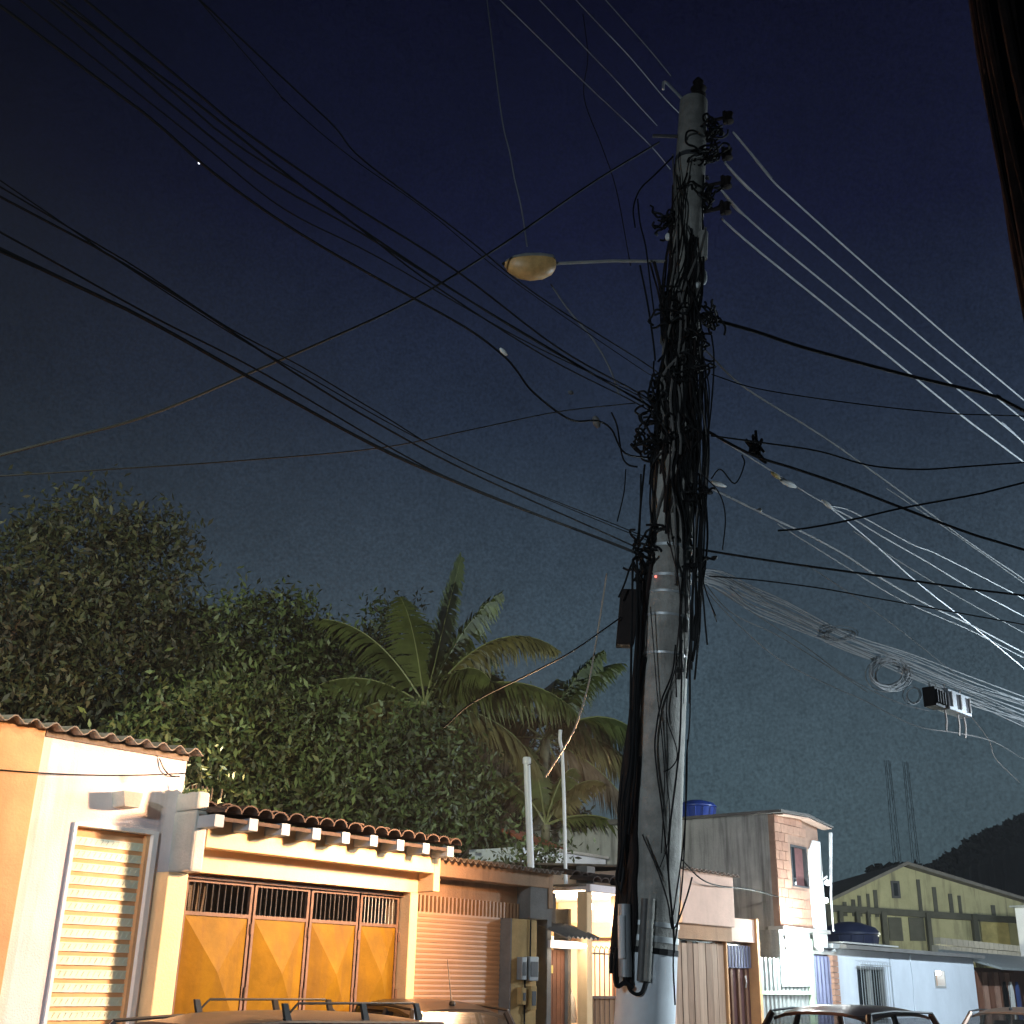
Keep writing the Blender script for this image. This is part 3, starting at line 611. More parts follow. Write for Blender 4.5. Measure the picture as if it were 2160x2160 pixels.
# ------------------------------------------------------------------ yellow gabled building far behind
YP = onD(1745, 1908, 45.0); ya = math.radians(-50); ye = np.array([math.cos(ya), math.sin(ya), 0]); yn = np.array([-math.sin(ya), math.cos(ya), 0])
def yl(x, y):                                              # facade coordinates (along, height)
    p = onP(x, y, YP, yn); return float(np.dot(p-YP, ye)), float(p[2])
yb = thing('yellow_gable_building', 'yellow stained gabled building with dark posts and one small window', 'building', loc=(YP[0], YP[1], 0), rz=ya)
L0 = yl(1735, 1912); AP = yl(1905, 1828); RR = yl(2160, 1925); BL = yl(1740, 1913); BR = yl(2140, 1936)
gx1 = RR[0]+2.5; gz1 = RR[1]-.35
obj('gable_wall', MB().prism([(L0[0]-.6, 0), (gx1, 0), (gx1, gz1), (AP[0], AP[1]), (L0[0]-.6, L0[1]-.25)], 0, .25, 'y'), yellow_stain, yb)
rfp = MB().prism([(L0[0]-1.0, L0[1]-.40), (AP[0], AP[1]+.02), (gx1+.4, gz1-.1), (gx1+.4, gz1), (AP[0], AP[1]+.14), (L0[0]-1.0, L0[1]-.29)], -.5, 14, 'y')
obj('roof', rfp, dark_cement, yb)
obj('cross_beam', MB().prism([(L0[0]-.6, BL[1]-.12), (gx1, BR[1]-.3), (gx1, BR[1]-.1), (L0[0]-.6, BL[1]+.10)], -.22, -.003, 'y'), beam_gray, yb)
for (x0, x1, y) in ((1744, 1751, 1990), (1770, 1778, 1990), (1806, 1814, 1990), (1830, 1835, 1990), (1861, 1871, 2000), (1955, 1963, 2000), (2052, 2062, 2000)):
    a = yl(x0, y)[0]; b = yl(x1, y)[0]; obj('post', MB().box(a, b, -.35, -.10, 0, BL[1]-.14), beam_gray, yb)
for (x0, x1, yt) in ((1776, 1784, 1893), (1794, 1802, 1888), (1807, 1814, 1880), (1826, 1832, 1876), (1840, 1848, 1868), (1931, 1938, 1846), (1964, 1972, 1862), (1998, 2006, 1876), (2018, 2024, 1880), (2088, 2096, 1900)):
    a, zt = yl(x0, yt); b = yl(x1, yt)[0]; obj('strut', MB().box(a, b, -.05, -.003, BL[1]-.3, zt-.15), beam_gray, yb)
a = yl(1878, 1858); b = yl(1900, 1895)
wy = obj('window', MB().box(a[0], b[0], -.04, -.003, b[1], a[1]), dark_steel, yb)
obj('pane', MB().box(a[0]+.08, b[0]-.08, -.05, -.041, b[1]+.08, a[1]-.08), glass_dark, wy)
for (x0, x1) in ((1836, 1858), (1872, 1905), (1915, 1952)):
    a = yl(x0, 1935); b = yl(x1, 1985); obj('wall_panel', MB().box(a[0], b[0], -.06, -.004, b[1], a[1]), beam_gray if x0 > 1860 else yellow_stain, yb)
a = yl(2066, 1945); b = yl(2132, 2000)
obj('lit_opening', MB().box(a[0], b[0], -.05, -.003, b[1], a[1]), mat('ochre_pale', (.5, .42, .18), .9, .3, 3), yb)
lamp('yellow_building_light', tuple(onD(1925, 1990, 38.0)), 620, (.95, 1.0, .78), size=.3)
c = onD(1795, 1985, 35)
tank(c[0], c[1], c[2]-.45, .75, .95, navy_plastic, 'dark navy water tank on the roof behind the white house', True)

# ------------------------------------------------------------------ hill and radio masts
hv_, hf_ = [], []
prof = [(-200, .5), (1600, 7), (1720, 8), (1790, 9.5), (1870, 12.5), (1960, 18), (2060, 22.5), (2160, 25.5), (2350, 31), (2700, 38), (3200, 36)]
azs = np.linspace(0, len(prof)-1, 160)
rows_ = [(150, 0), (165, .35), (182, .75), (200, 1.0), (230, 1.05), (300, .9), (380, 0)]
for t_ in azs:
    i = min(int(t_), len(prof)-2); f_ = t_-i
    px = prof[i][0]*(1-f_)+prof[i+1][0]*f_; hh = prof[i][1]*(1-f_)+prof[i+1][1]*f_
    r = ray(px, 1950); dx = np.array([r[0], r[1]])/math.hypot(r[0], r[1])
    for (D_, fr) in rows_:
        z = hh*fr; z += 0 if fr == 0 else random.uniform(-.25, .9)*(1 if fr > .9 else .7)
        hv_.append((dx[0]*D_, dx[1]*D_-10, z-(2 if fr == 0 else 0)))
n = len(rows_)
hf_ = [(i*n+j, (i+1)*n+j, (i+1)*n+j+1, i*n+j+1) for i in range(len(azs)-1) for j in range(n-1)]
struct('hill', MB().add(hv_, hf_), hill_m)
# shaggy wood on the hill crest
hw = MB()
for t_ in np.linspace(3.2, 7.5, 900):
    i = min(int(t_), len(prof)-2); f_ = t_-i
    px = prof[i][0]*(1-f_)+prof[i+1][0]*f_; hh = prof[i][1]*(1-f_)+prof[i+1][1]*f_
    r = ray(px, 1950); dx = np.array([r[0], r[1]])/math.hypot(r[0], r[1]); D_ = random.uniform(184, 206); s_ = random.uniform(.35, 1.1)
    c = (dx[0]*D_, dx[1]*D_-10, hh*(.78+.22*min(1, (D_-182)/18))+s_*.3)
    for q_ in range(3):
        a = Vector((random.gauss(0, 1), random.gauss(0, 1), random.gauss(0, 1))).normalized()*s_; b = a.orthogonal().normalized()*s_
        hw.add([Vector(c)+a, Vector(c)+b, Vector(c)-a, Vector(c)-b], [(0, 1, 2, 3)])
obj('hill_wood', hw, hill_m, kind='stuff')
mast_m = mat('mast_steel', (.10, .12, .12), .8, .2, 3)
def mast(x, ytop, ybot, d, label):
    t = thing('radio_mast', label, 'mast', 'lattice masts on the hill')
    p0 = onD(x+4, ybot, d); p1 = onD(x, ytop, d); zb, zt = 6.0, p1[2]; w = .5
    for sx_, sy_ in ((-1, -1), (1, -1), (1, 1), (-1, 1)):
        obj('leg', MB().tube([(p0[0]+sx_*w, p0[1]+sy_*w, zb), (p0[0]+sx_*w*.55, p0[1]+sy_*w*.55, zt)], .034, 4), mast_m, t)
    br = MB(); nn = 22
    for k in range(nn):
        z0 = zb+(zt-zb)*k/nn; z1 = zb+(zt-zb)*(k+1)/nn; a = w*(1-.45*k/nn); s_ = 1 if k % 2 else -1
        br.tube([(p0[0]-s_*a, p0[1]-a, z0), (p0[0]+s_*a, p0[1]-a, z1)], .02, 4, caps=False); br.tube([(p0[0]-a, p0[1]+s_*a, z0), (p0[0]-a, p0[1]-s_*a, z1)], .02, 4, caps=False)
    obj('bracing', br, mast_m, t)
mast(1892, 1603, 1850, 178, 'left of the two thin lattice radio masts on the far hill')
mast(1931, 1606, 1850, 182, 'right of the two thin lattice radio masts on the far hill')

# ------------------------------------------------------------------ cars (parked along the far kerb)
def car(loc, rz, paint, label, roof_h=1.48, length=4.0, wid=1.66, wagon=False, antenna=None, rails=False, flip=1):
    t = thing('parked_car', label, 'car', loc=loc, rz=rz)
    L2 = length/2; Wd = wid/2
    # lower body: lofted outline, x forward
    secs = [(-L2, .42, .80, .80), (-L2+.12, .28, .88, .94), (-L2+.6, .24, .92, 1.0), (-.6, .22, .93, 1.0), (.5, .22, .92, 1.0), (L2-.75, .24, .90, .99), (L2-.2, .28, .78, .92), (L2, .40, .66, .76)]
    vs, fs = [], []; K = 8
    for (x, zb, zt, wf) in secs:
        w = Wd*wf; pr = [(-w*.9, zb), (-w, zb+.14), (-w, zt-.16), (-w*.93, zt), (w*.93, zt), (w, zt-.16), (w, zb+.14), (w*.9, zb)]
        vs += [(x, y, z) for y, z in pr]
    for i in range(len(secs)-1):
        for j in range(K): fs.append((i*K+j, i*K+(j+1) % K, (i+1)*K+(j+1) % K, (i+1)*K+j))
    fs += [tuple(range(K-1, -1, -1)), tuple((len(secs)-1)*K+j for j in range(K))]
    obj('body', MB().add(vs, fs), paint, t, smooth=True, bevel=.015)
    # roof shell, crowned
    xr0 = -L2+.45 if wagon else -L2+.75; xr1 = .55
    NX, NY = 10, 8; top = []; 
    for i in range(NX+1):
        u = i/NX; x = xr0+(xr1-xr0)*u
        for j in range(NY+1):
            v = -1+2*j/NY; w = Wd*.72*(1-.05*abs(2*u-1)**2)
            z = roof_h-.075*abs(v)**3-.05*abs(2*u-1)**2.6-(.02 if u > .8 else 0)
            top.append((x, w*v, z))
    M_ = MB(); bot = [(a, b, c-.035) for a, b, c in top]; o = len(top); f2 = []
    for i in range(NX):
        for j in range(NY):
            a = i*(NY+1)+j; q_ = (a, a+1, a+NY+2, a+NY+1); f2.append(q_[::-1]); f2.append(tuple(o+k for k in q_))
    for i in range(NX):
        a = i*(NY+1); f2.append((a, a+NY+1, o+a+NY+1, o+a)); a += NY; f2.append((a+NY+1, a, o+a, o+a+NY+1))
    for j in range(NY): f2.append((j+1, j, o+j, o+j+1)); a = NX*(NY+1)+j; f2.append((a, a+1, o+a+1, o+a))
    M_.add(top+bot, f2); obj('roof', M_, paint, t, smooth=True)
    # pillars, glass
    rz_ = roof_h-.10; xf, xb = L2-.95, (-L2+.12 if wagon else -L2+.25)
    for s in (-1, 1):
        y1, y0 = s*Wd*.70, s*Wd*.90
        for nm, (xa, xb_) in (('pillar', (xf, xr1)), ('pillar', (-.1, -.12)), ('pillar', (xb, xr0))):
            obj(nm, MB().tube([(xa, y0, .88), (xb_, y1, rz_)], [.05, .035], 6), paint if xa != -.1 else car_trim, t)
        obj('window', MB().add([(xf-.1, y0*.985, .90), (-.04, y0*.985, .92), (-.06, y1*.985, rz_-.03), (xr1-.06, y1*.985, rz_-.03)], [(0, 1, 2, 3)]), cglass, t)
        obj('window', MB().add([(-.16, y0*.985, .92), (xb+.15, y0*.985, .92), (xr0+.06, y1*.985, rz_-.03), (-.16, y1*.985, rz_-.03)], [(0, 1, 2, 3)]), cglass, t)
        obj('window_gasket', MB().tube([(xf, y0, .9), (xr1, y1*1.03, rz_+.02), (0, y1*1.06, roof_h-.055), (xr0, y1*1.03, rz_+.02), (xb, y0, .9)], .016, 6), car_trim, t)
        m_ = obj('mirror', MB().ell((xf-.15, s*(Wd+.08), .98), (.07, .1, .07), 10, 6), paint, t, smooth=True)
        for xx in (-L2+.75, L2-.8):
            wv = obj('wheel', MB().lathe([(.20, -.10), (.30, -.10), (.315, -.06), (.315, .06), (.30, .10), (.20, .10)], (0, 0, 0), 20), tyre, t)
            wv.location = (xx, s*(Wd-.09), .315); wv.rotation_euler = (math.pi/2, 0, 0)
            obj('rim', MB().lathe([(.04, -.105), (.20, -.10), (.20, .10), (.04, .105)], (0, 0, 0), 16), wheel_alloy, wv)
        obj('headlight', MB().ell((L2-.09, s*Wd*.68, .66), (.1, .16, .07), 10, 6), hl_glass, t, smooth=True)
        obj('tail_light', MB().ell((-L2+.09, s*Wd*.78, .80), (.08, .1, .12), 10, 6), tail_glass, t, smooth=True)
    obj('windscreen', MB().add([(xf, -Wd*.84, .90), (xf, Wd*.84, .90), (xr1, Wd*.66, rz_), (xr1, -Wd*.66, rz_)], [(0, 1, 2, 3)]), cglass, t)
    obj('rear_window', MB().add([(xb, Wd*.82, .92), (xb, -Wd*.82, .92), (xr0, -Wd*.64, rz_), (xr0, Wd*.64, rz_)], [(0, 1, 2, 3)]), cglass, t)
    for x, y in ((.15, -.34), (.15, .34), (-.85, -.34), (-.85, .34)):
        se = obj('seat', MB().box(x-.28, x+.2, y-.24, y+.24, .45, .62).box(x-.34, x-.22, y-.24, y+.24, .6, 1.10), seat_m, t, bevel=.04)
        obj('headrest', MB().box(x-.34, x-.25, y-.12, y+.12, 1.13, 1.28), seat_m, se, bevel=.03)
    obj('bumper', MB().box(L2-.1, L2+.03, -Wd*.8, Wd*.8, .32, .5), car_trim, t, bevel=.03); obj('bumper', MB().box(-L2-.03, -L2+.1, -Wd*.8, Wd*.8, .34, .52), car_trim, t, bevel=.03)
    if rails:
        for s in (-1, 1):
            y = s*Wd*.60; x0, x1 = xr0+.12, xr1-.62
            rl = obj('roof_rail', MB().tube([(x0, y, roof_h-.03), (x0+.12, y, roof_h+.064), (x1-.12, y, roof_h+.064), (x1, y, roof_h-.04)], .009, 8), car_trim, t, smooth=True)
            for xx in (x0+.03, (x0+x1)/2-.1, x1-.05): obj('rail_foot', MB().add([(xx-.02, y-.014, roof_h-.06), (xx+.035, y-.014, roof_h-.06), (xx+.035, y+.014, roof_h-.06), (xx-.02, y+.014, roof_h-.06), (xx+.03, y-.012, roof_h+.064), (xx+.075, y-.012, roof_h+.064), (xx+.075, y+.012, roof_h+.064), (xx+.03, y+.012, roof_h+.064)], [(0, 3, 2, 1), (4, 5, 6, 7), (0, 1, 5, 4), (1, 2, 6, 5), (2, 3, 7, 6), (3, 0, 4, 7)]), car_trim, rl)
    if antenna:
        ax, lean = antenna; az_ = roof_h-.05
        obj('antenna', MB().ell((ax, 0, az_+.02), (.05, .03, .035), 8, 6).tube([(ax, 0, az_), (ax+lean*.3, 0, az_+.12), (ax+lean, 0, az_+.45)], [.012, .007, .003], 6), car_trim, t)
    return t
cglass = mat('car_glass', (.03, .03, .03), .16, .05, 3, alpha=.45)
cglass.node_tree.nodes['Principled BSDF'].inputs['Specular IOR Level'].default_value = .25
car((5.75, -2.62, 0), math.radians(180), car_brown, 'champagne coloured car with black roof rails parked before the folding gate', 1.53, 4.1, 1.7, True, None, True)
car((9.75, -.95, .12), math.radians(248), car_gray, 'dark small car with a leaning roof antenna parked before the roller shutter', 1.44, 3.5, 1.5, True, (.35, -.16), False)
car((13.9, -3.55, 0), math.radians(180), car_black, 'dark hatchback with orange reflections put into its paint, parked before the blue gate', 1.58, 4.0, 1.7, False, None, False)
car((22.3, -2.9, 0), math.radians(180), car_red, 'bronze car with antenna at the lower right edge beyond the dark hatchback', 1.50, 4.2, 1.7, True, (.3, -.12), False)

# ------------------------------------------------------------------ main utility pole
_p0, _p1 = Vector(onD(1361, 2130, 11.3)), Vector(onD(1463, 222, 11.3)); _pd = (_p1-_p0)/(_p1.z-_p0.z)
PB = _p0-_pd*_p0.z; PT = PB+_pd*11.65; RB, RTp = .282, .168
def pax(z): t_ = z/PT.z; return PB.lerp(PT, t_), RB+(RTp-RB)*t_
def zpx(y):                                                  # height on the pole seen at photo row y
    lo, hi = 0.0, 16.0
    for _ in range(40):
        mid = (lo+hi)/2; d_ = np.array(PB.lerp(PT, mid/PT.z))-CAM
        yy = 1080-F*(d_@_U)/(d_@_W)
        if yy > y: lo = mid
        else: hi = mid
    return lo
RV = Vector((_r[0], _r[1], 0)); FV = Vector((-_h[0], -_h[1], 0))      # camera's right / towards the camera, for placing fittings round the pole
def onpole(z, ang, off=0.0):                                # ang 0 = facing camera, + = to the right
    c, r = pax(z); return c+(FV*math.cos(ang)+RV*math.sin(ang))*(r+off)
pole = thing('utility_pole', 'tall concrete utility pole wrapped in tangled black cables', 'utility pole')
sh_ = MB(); zs_ = [0, 1.5, 2.05, 2.06, 4, 7, 9, 11, 11.65]
zw = zpx(2012)
obj('shaft', MB().tube([pax(z)[0] for z in np.linspace(zw, 11.65, 10)], [pax(z)[1] for z in np.linspace(zw, 11.65, 10)], 24), pole_m, pole, smooth=True)
obj('whitewashed_base', MB().tube([pax(z)[0] for z in np.linspace(0, zw, 4)], [pax(z)[1]+.003 for z in np.linspace(0, zw, 4)], 24), pole_paint, pole, smooth=True)
for y, m_, hgt in ((1228, galv, .03), (1262, galv, .025), (1310, galv, .025), (1390, galv, .022), (1955, galv, .04), (1987, galv, .05), (345, dark_steel, .06), (1165, galv, .03)):
    z = zpx(y); c, r = pax(z); obj('steel_band', MB().tube([c, pax(z+hgt)[0]], r+.008, 24), m_, pole, smooth=True)
c, r = pax(zw); obj('black_tie', MB().tube([c, pax(zw+.05)[0]], r+.012, 20), cable_black, pole)
# top bracket and insulators
ct = pax(11.6)[0]
obj('top_insulator', MB().lathe([(.04, 0), (.05, .1), (.09, .16), (.05, .2), (.1, .26), (.05, .3), (.07, .36), (.03, .42)], tuple(ct+RV*.07), 12), cable_brown, pole, smooth=True)
obj('top_hook', MB().tube(smoothpts([ct-RV*.06, ct-RV*.22+Vector((0, 0, .22)), ct-RV*.34+Vector((0, 0, .36)), ct-RV*.36+Vector((0, 0, .24))], 5), .018, 7), galv, pole)
for i, (x, y) in enumerate(((1530, 262), (1524, 338), (1514, 398), (1516, 452))):
    z = zpx(y); s = onpole(z, 1.3); e = s+RV*.20+FV*.08
    br = obj('insulator_bracket', MB().tube([s, e], .022, 7).box(e.x-.02, e.x+.02, e.y-.02, e.y+.02, e.z-.09, e.z+.09), cable_brown, pole)
    obj('insulator', MB().lathe([(.02, -.07), (.055, -.06), (.035, 0), (.055, .06), (.02, .07)], tuple(e+RV*.05), 10), cable_brown, br, smooth=True)
zc = zpx(292); obj('cross_arm', MB().tube([onpole(zc, -1.4), onpole(zc, -1.4)-RV*.30], .022, 6), dark_steel, pole)
obj('meter_plate', MB().ell(tuple(onpole(zpx(590), 1.25, .02)), (.05, .05, .11), 10, 6), splice_white, pole)
zq = zpx(490)
obj('clamp_plate', MB().tube([onpole(zpx(560), .9, .03), onpole(zpx(505), .9, .03)], .06, 8), pole_m, pole)
for (x, y, ang, off, sz) in ((1390, 510, -1.2, .05, .035), (1480, 620, .6, .02, .03)):
    obj('small_fitting', MB().ell(tuple(onpole(zpx(y), ang, off)), (sz, sz, sz*1.4), 8, 6), splice_white, pole)
# dark lumps where cables are tied
def lump(y, ang, off, r, seedv):
    c = onpole(zpx(y), ang, off); k = MB(); rnd = random.Random(seedv)
    for i in range(16):
        p0 = c+Vector((rnd.gauss(0, r[0]*.5), rnd.gauss(0, r[0]*.5), rnd.gauss(0, r[1]*.5)))
        pts = [p0]; d_ = Vector((rnd.gauss(0, 1), rnd.gauss(0, 1), rnd.gauss(0, 1))).normalized()
        for s in range(8):
            d_ = (d_+Vector((rnd.gauss(0, .6), rnd.gauss(0, .6), rnd.gauss(0, .6)))+(c-pts[-1])*2.2).normalized(); pts.append(pts[-1]+d_*r[0]*.5)
        k.tube(smoothpts(pts, 3), .013, 5)
    obj('cable_knot', k, cable_black, pole)
lump(690, -.2, .0, (.15, .26), 1); lump(735, .9, -.02, (.14, .2), 2); lump(680, 1.3, .10, (.09, .08), 12); lump(850, -1.2, .06, (.13, .15), 3); lump(935, -1.25, .12, (.17, .13), 4); lump(950, -.3, .02, (.14, .16), 5)
lump(350, .8, .04, (.13, .07), 6); lump(430, .9, .03, (.14, .08), 7); lump(285, 1.2, .10, (.10, .07), 8); lump(1165, -.9, .02, (.12, .07), 9); lump(1200, -1.3, .05, (.08, .12), 10); lump(480, -1.2, .08, (.09, .12), 11); lump(1190, 1.2, .04, (.08, .08), 13); lump(800, .3, .02, (.16, .2), 14); lump(1050, .9, .03, (.08, .16), 15)
# junction box on the left
zb0, zb1 = zpx(1368), zpx(1252); c0 = onpole(zb0, -1.45, .17); c1 = onpole(zb1, -1.45, .15)
jb = MB()
for c, w_ in ((c0, .085), (c1, .10)):
    jb.v += [tuple(c+RV*sx_*w_+FV*sy_*.09) for sx_, sy_ in ((-1, 1), (1, 1), (1, -1), (-1, -1))]
jb.f = [(3, 2, 1, 0), (4, 5, 6, 7), (0, 1, 5, 4), (1, 2, 6, 5), (2, 3, 7, 6), (3, 0, 4, 7)]; jb.mi = [0]*6
obj('splice_box', jb, cable_brown, pole, bevel=.015)
obj('red_indicator', MB().ell(tuple(onpole(zpx(1230), -.65, .02)), (.014, .014, .014), 8, 6), red_led, pole)
# meter box and conduits low on the left
zm0, zm1 = zpx(2062), zpx(1912); cm_ = onpole((zm0+zm1)/2, -.75, .10)
obj('grey_meter_case', MB().tube([(cm_.x, cm_.y, zm0), (cm_.x, cm_.y, zm1)], .058, 12), steel_gray, pole, smooth=True)
obj('case_glass', MB().tube([(cm_.x+FV.x*.05-RV.x*.03, cm_.y+FV.y*.05-RV.y*.03, zm0+.15), (cm_.x+FV.x*.05-RV.x*.03, cm_.y+FV.y*.05-RV.y*.03, zm1-.1)], .035, 10), hl_glass, pole, smooth=True)
for a_, m_ in ((-.30, cable_gray), (-.12, pole_m)):
    obj('conduit', MB().tube([onpole(zpx(2070), a_, .03), onpole(zpx(1900), a_, .03)], .035, 10), m_, pole, smooth=True)
# thick bundle running down the left side
rnd = random.Random(5)
def strand(z0, z1, a0, a1, off, r, m_, wob=.06, n=14, drift=None):
    pts = []; ph = rnd.uniform(0, 6); ph2 = rnd.uniform(0, 6)
    for i in range(n):
        t_ = i/(n-1); z = z0+(z1-z0)*t_
        ang = a0+(a1-a0)*t_+wob*2.2*math.sin(ph+t_*7)+wob*math.sin(ph2+t_*17)
        pts.append(onpole(z, ang, off*(.5+.5*math.sin(math.pi*min(max(t_, .05), .95)))+abs(wob)*.25*math.sin(ph2+t_*9)+.012))
    obj('cable', MB().tube(smoothpts(pts, 3), r, 6), m_, pole)
for i in range(22): strand(zpx(2040+rnd.uniform(-40, 40)), zpx(rnd.uniform(1150, 1480)), -1.42+rnd.uniform(-.35, .32), -1.38+rnd.uniform(-.35, .35), rnd.uniform(.0, .07), rnd.uniform(.012, .024), [cable_black, cable_black, cable_brown][i % 3], .06)
for i in range(6): strand(zpx(2080), zpx(1640+rnd.uniform(-40, 40)), -.72+rnd.uniform(-.15, .15), -.95, .03, .026, cable_brown, .03)
for i in range(8): strand(zpx(rnd.uniform(1100, 1500)), zpx(rnd.uniform(320, 760)), rnd.uniform(-1.3, 1.3), rnd.uniform(-1.2, 1.0), rnd.uniform(.0, .08), rnd.uniform(.008, .016), [cable_black, cable_brown, cable_black, cable_gray][i % 4], .10)
for i in range(34): strand(zpx(rnd.uniform(900, 1180)), zpx(rnd.uniform(480, 760)), rnd.uniform(-1.6, 1.6), rnd.uniform(-1.5, 1.0), rnd.uniform(.0, .09), rnd.uniform(.008, .018), [cable_black, cable_brown, cable_black, cable_black, cable_gray][i % 5], .12)
for i in range(6): strand(zpx(rnd.uniform(650, 760)), zpx(rnd.uniform(330, 420)), rnd.uniform(-1.6, .1), rnd.uniform(-1.2, .0), rnd.uniform(.01, .08), rnd.uniform(.006, .011), [cable_black, cable_brown][i % 2], .10)
for i in range(14): strand(zpx(rnd.uniform(1250, 1480)), zpx(rnd.uniform(760, 960)), 1.15+rnd.uniform(-.15, .4), .9+rnd.uniform(-.3, .5), rnd.uniform(.03, .15), rnd.uniform(.007, .013), [cable_black, cable_gray, cable_black][i % 3], .07)
def pcable(pix, off, r, m_):                                 # loose cable hanging in front of the pole, at a given stand-off from it
    pts = []
    for x, y in pix:
        c, rr = pax(zpx(y)); q_ = onP(x, y, c+FV*(rr+off), (FV.x, FV.y)); pts.append(Vector(q_))
    obj('cable', MB().tube(smoothpts(pts, 5), r, 6), m_, pole)
for pix, r in (([(1372, 1280), (1380, 1380), (1388, 1480), (1395, 1540), (1402, 1640), (1398, 1740), (1395, 1800)], .008), ([(1425, 1360), (1418, 1420), (1395, 1480), (1382, 1560), (1385, 1620), (1398, 1720), (1415, 1900), (1418, 1960)], .013), ([(1440, 1350), (1428, 1400), (1408, 1470), (1408, 1520), (1425, 1570), (1428, 1600), (1415, 1620), (1400, 1628)], .009), ([(1436, 1300), (1438, 1420), (1434, 1560), (1425, 1650), (1414, 1740), (1410, 1840), (1420, 1950), (1422, 2010)], .014), ([(1455, 1200), (1456, 1400), (1455, 1520), (1448, 1600), (1446, 1720), (1440, 1850), (1428, 1960), (1420, 2020), (1424, 2120)], .011), ([(1355, 1760), (1385, 1830), (1408, 1900), (1420, 1960), (1446, 1900), (1460, 1850)], .012), ([(1400, 1500), (1404, 1620), (1412, 1700), (1408, 1780), (1392, 1830)], .007), ([(1450, 1560), (1448, 1680), (1440, 1790), (1420, 1930)], .010)):
    pcable(pix, .05, r*.72, cable_black)
for pix, r in (([(1335, 1180), (1332, 1350), (1330, 1480), (1328, 1600), (1312, 1700), (1308, 1800), (1300, 1850), (1308, 1880), (1316, 1830)], .013), ([(1345, 1200), (1342, 1400), (1336, 1560), (1326, 1680), (1318, 1760), (1306, 1860)], .015), ([(1340, 1150), (1352, 1300), (1344, 1470), (1340, 1620), (1326, 1760)], .012), ([(1352, 1000), (1350, 1100), (1345, 1160), (1328, 1200), (1318, 1230), (1305, 1260)], .010), ([(1290, 870), (1302, 900), (1312, 960), (1325, 980), (1345, 985)], .010), ([(1320, 990), (1316, 1040), (1302, 1100)], .007), ([(1360, 980), (1352, 1060), (1346, 1130), (1335, 1160)], .012), ([(1300, 2000), (1296, 2050), (1302, 2080), (1320, 2072), (1335, 2085)], .02), ([(1318, 2055), (1330, 2090), (1352, 2095), (1365, 2060)], .016)):
    pcable(pix, .02, r, cable_black)
for pix, r in (([(1488, 780), (1496, 830), (1490, 960), (1482, 1080), (1478, 1200), (1470, 1380)], .009), ([(1500, 700), (1506, 760), (1500, 860), (1486, 980)], .010), ([(1480, 1000), (1510, 1030), (1525, 1060), (1530, 1100), (1524, 1160)], .007), ([(1500, 1010), (1520, 990), (1550, 1020), (1570, 980), (1565, 960)], .008), ([(1470, 1180), (1482, 1250), (1488, 1320), (1492, 1360)], .010), ([(1475, 1190), (1490, 1250), (1510, 1300)], .007), ([(1466, 1200), (1470, 1300), (1462, 1390), (1455, 1380)], .016), ([(1345, 420), (1350, 470), (1362, 520), (1372, 600), (1380, 660)], .010), ([(1340, 480), (1336, 440), (1350, 400), (1380, 370), (1420, 330)], .010), ([(1350, 560), (1366, 640), (1378, 720), (1382, 760)], .012)):
    pcable(pix, .0, r, cable_black)

# ------------------------------------------------------------------ unlit street lamp on the pole
sl_ = thing('street_lamp', 'unlit street lamp with amber bowl on a thin arm left of the pole', 'street lamp')
P0 = onpole(zpx(556), -1.4, .02); d0 = math.hypot(P0.x-CAM[0], P0.y-CAM[1])
E0 = Vector(onP(1170, 556, P0+FV*.25, (FV.x, FV.y))); E1 = Vector(onP(1064, 556, P0+FV*.35, (FV.x, FV.y)))
obj('arm', MB().tube([P0, P0.lerp(E0, .5)+Vector((0, 0, .02)), E0], .017, 8), lamp_housing, sl_, smooth=True)
obj('arm_brace', MB().tube([onpole(zpx(680), -1.3, .0), onpole(zpx(600), -1.4, .10), P0.lerp(E0, .12)], .018, 7).tube([onpole(zpx(700), -1.2, .0), onpole(zpx(620), -1.3, .12), P0.lerp(E0, .16)], .012, 6), cable_brown, sl_)
ax_ = (E1-E0).normalized(); up_ = Vector((0, 0, 1)); sd = ax_.cross(up_).normalized(); up2 = sd.cross(ax_)
Lh = (E1-E0).length
def lampshell(z_sign, prof, m_, nm):
    vs, fs = [], []; nx = len(prof); K = 13
    for (u, w, hgt) in prof:
        for j in range(K):
            a = math.pi*j/(K-1); vs.append(E0+ax_*(u*Lh)+sd*(w*math.cos(a))+up2*(z_sign*hgt*math.sin(a)))
    for i in range(nx-1):
        for j in range(K-1): fs.append((i*K+j, i*K+j+1, (i+1)*K+j+1, (i+1)*K+j))
    fs.append(tuple(range(K))); fs.append(tuple((nx-1)*K+j for j in range(K)))
    return obj(nm, MB().add(vs, fs), m_, sl_, smooth=True)
lampshell(1, [(0, .07, .05), (.06, .12, .09), (.3, .15, .10), (.6, .16, .09), (.85, .13, .06), (.98, .07, .02)], lamp_housing, 'housing')
lampshell(-1, [(0, .06, .07), (.08, .12, .13), (.25, .15, .18), (.5, .16, .20), (.75, .14, .17), (.92, .09, .10), (1.0, .03, .03)], amber, 'amber_bowl')
obj('bowl_latch', MB().ell(tuple(E1+up_*.0), (.03, .03, .02), 8, 6), cable_black, sl_)

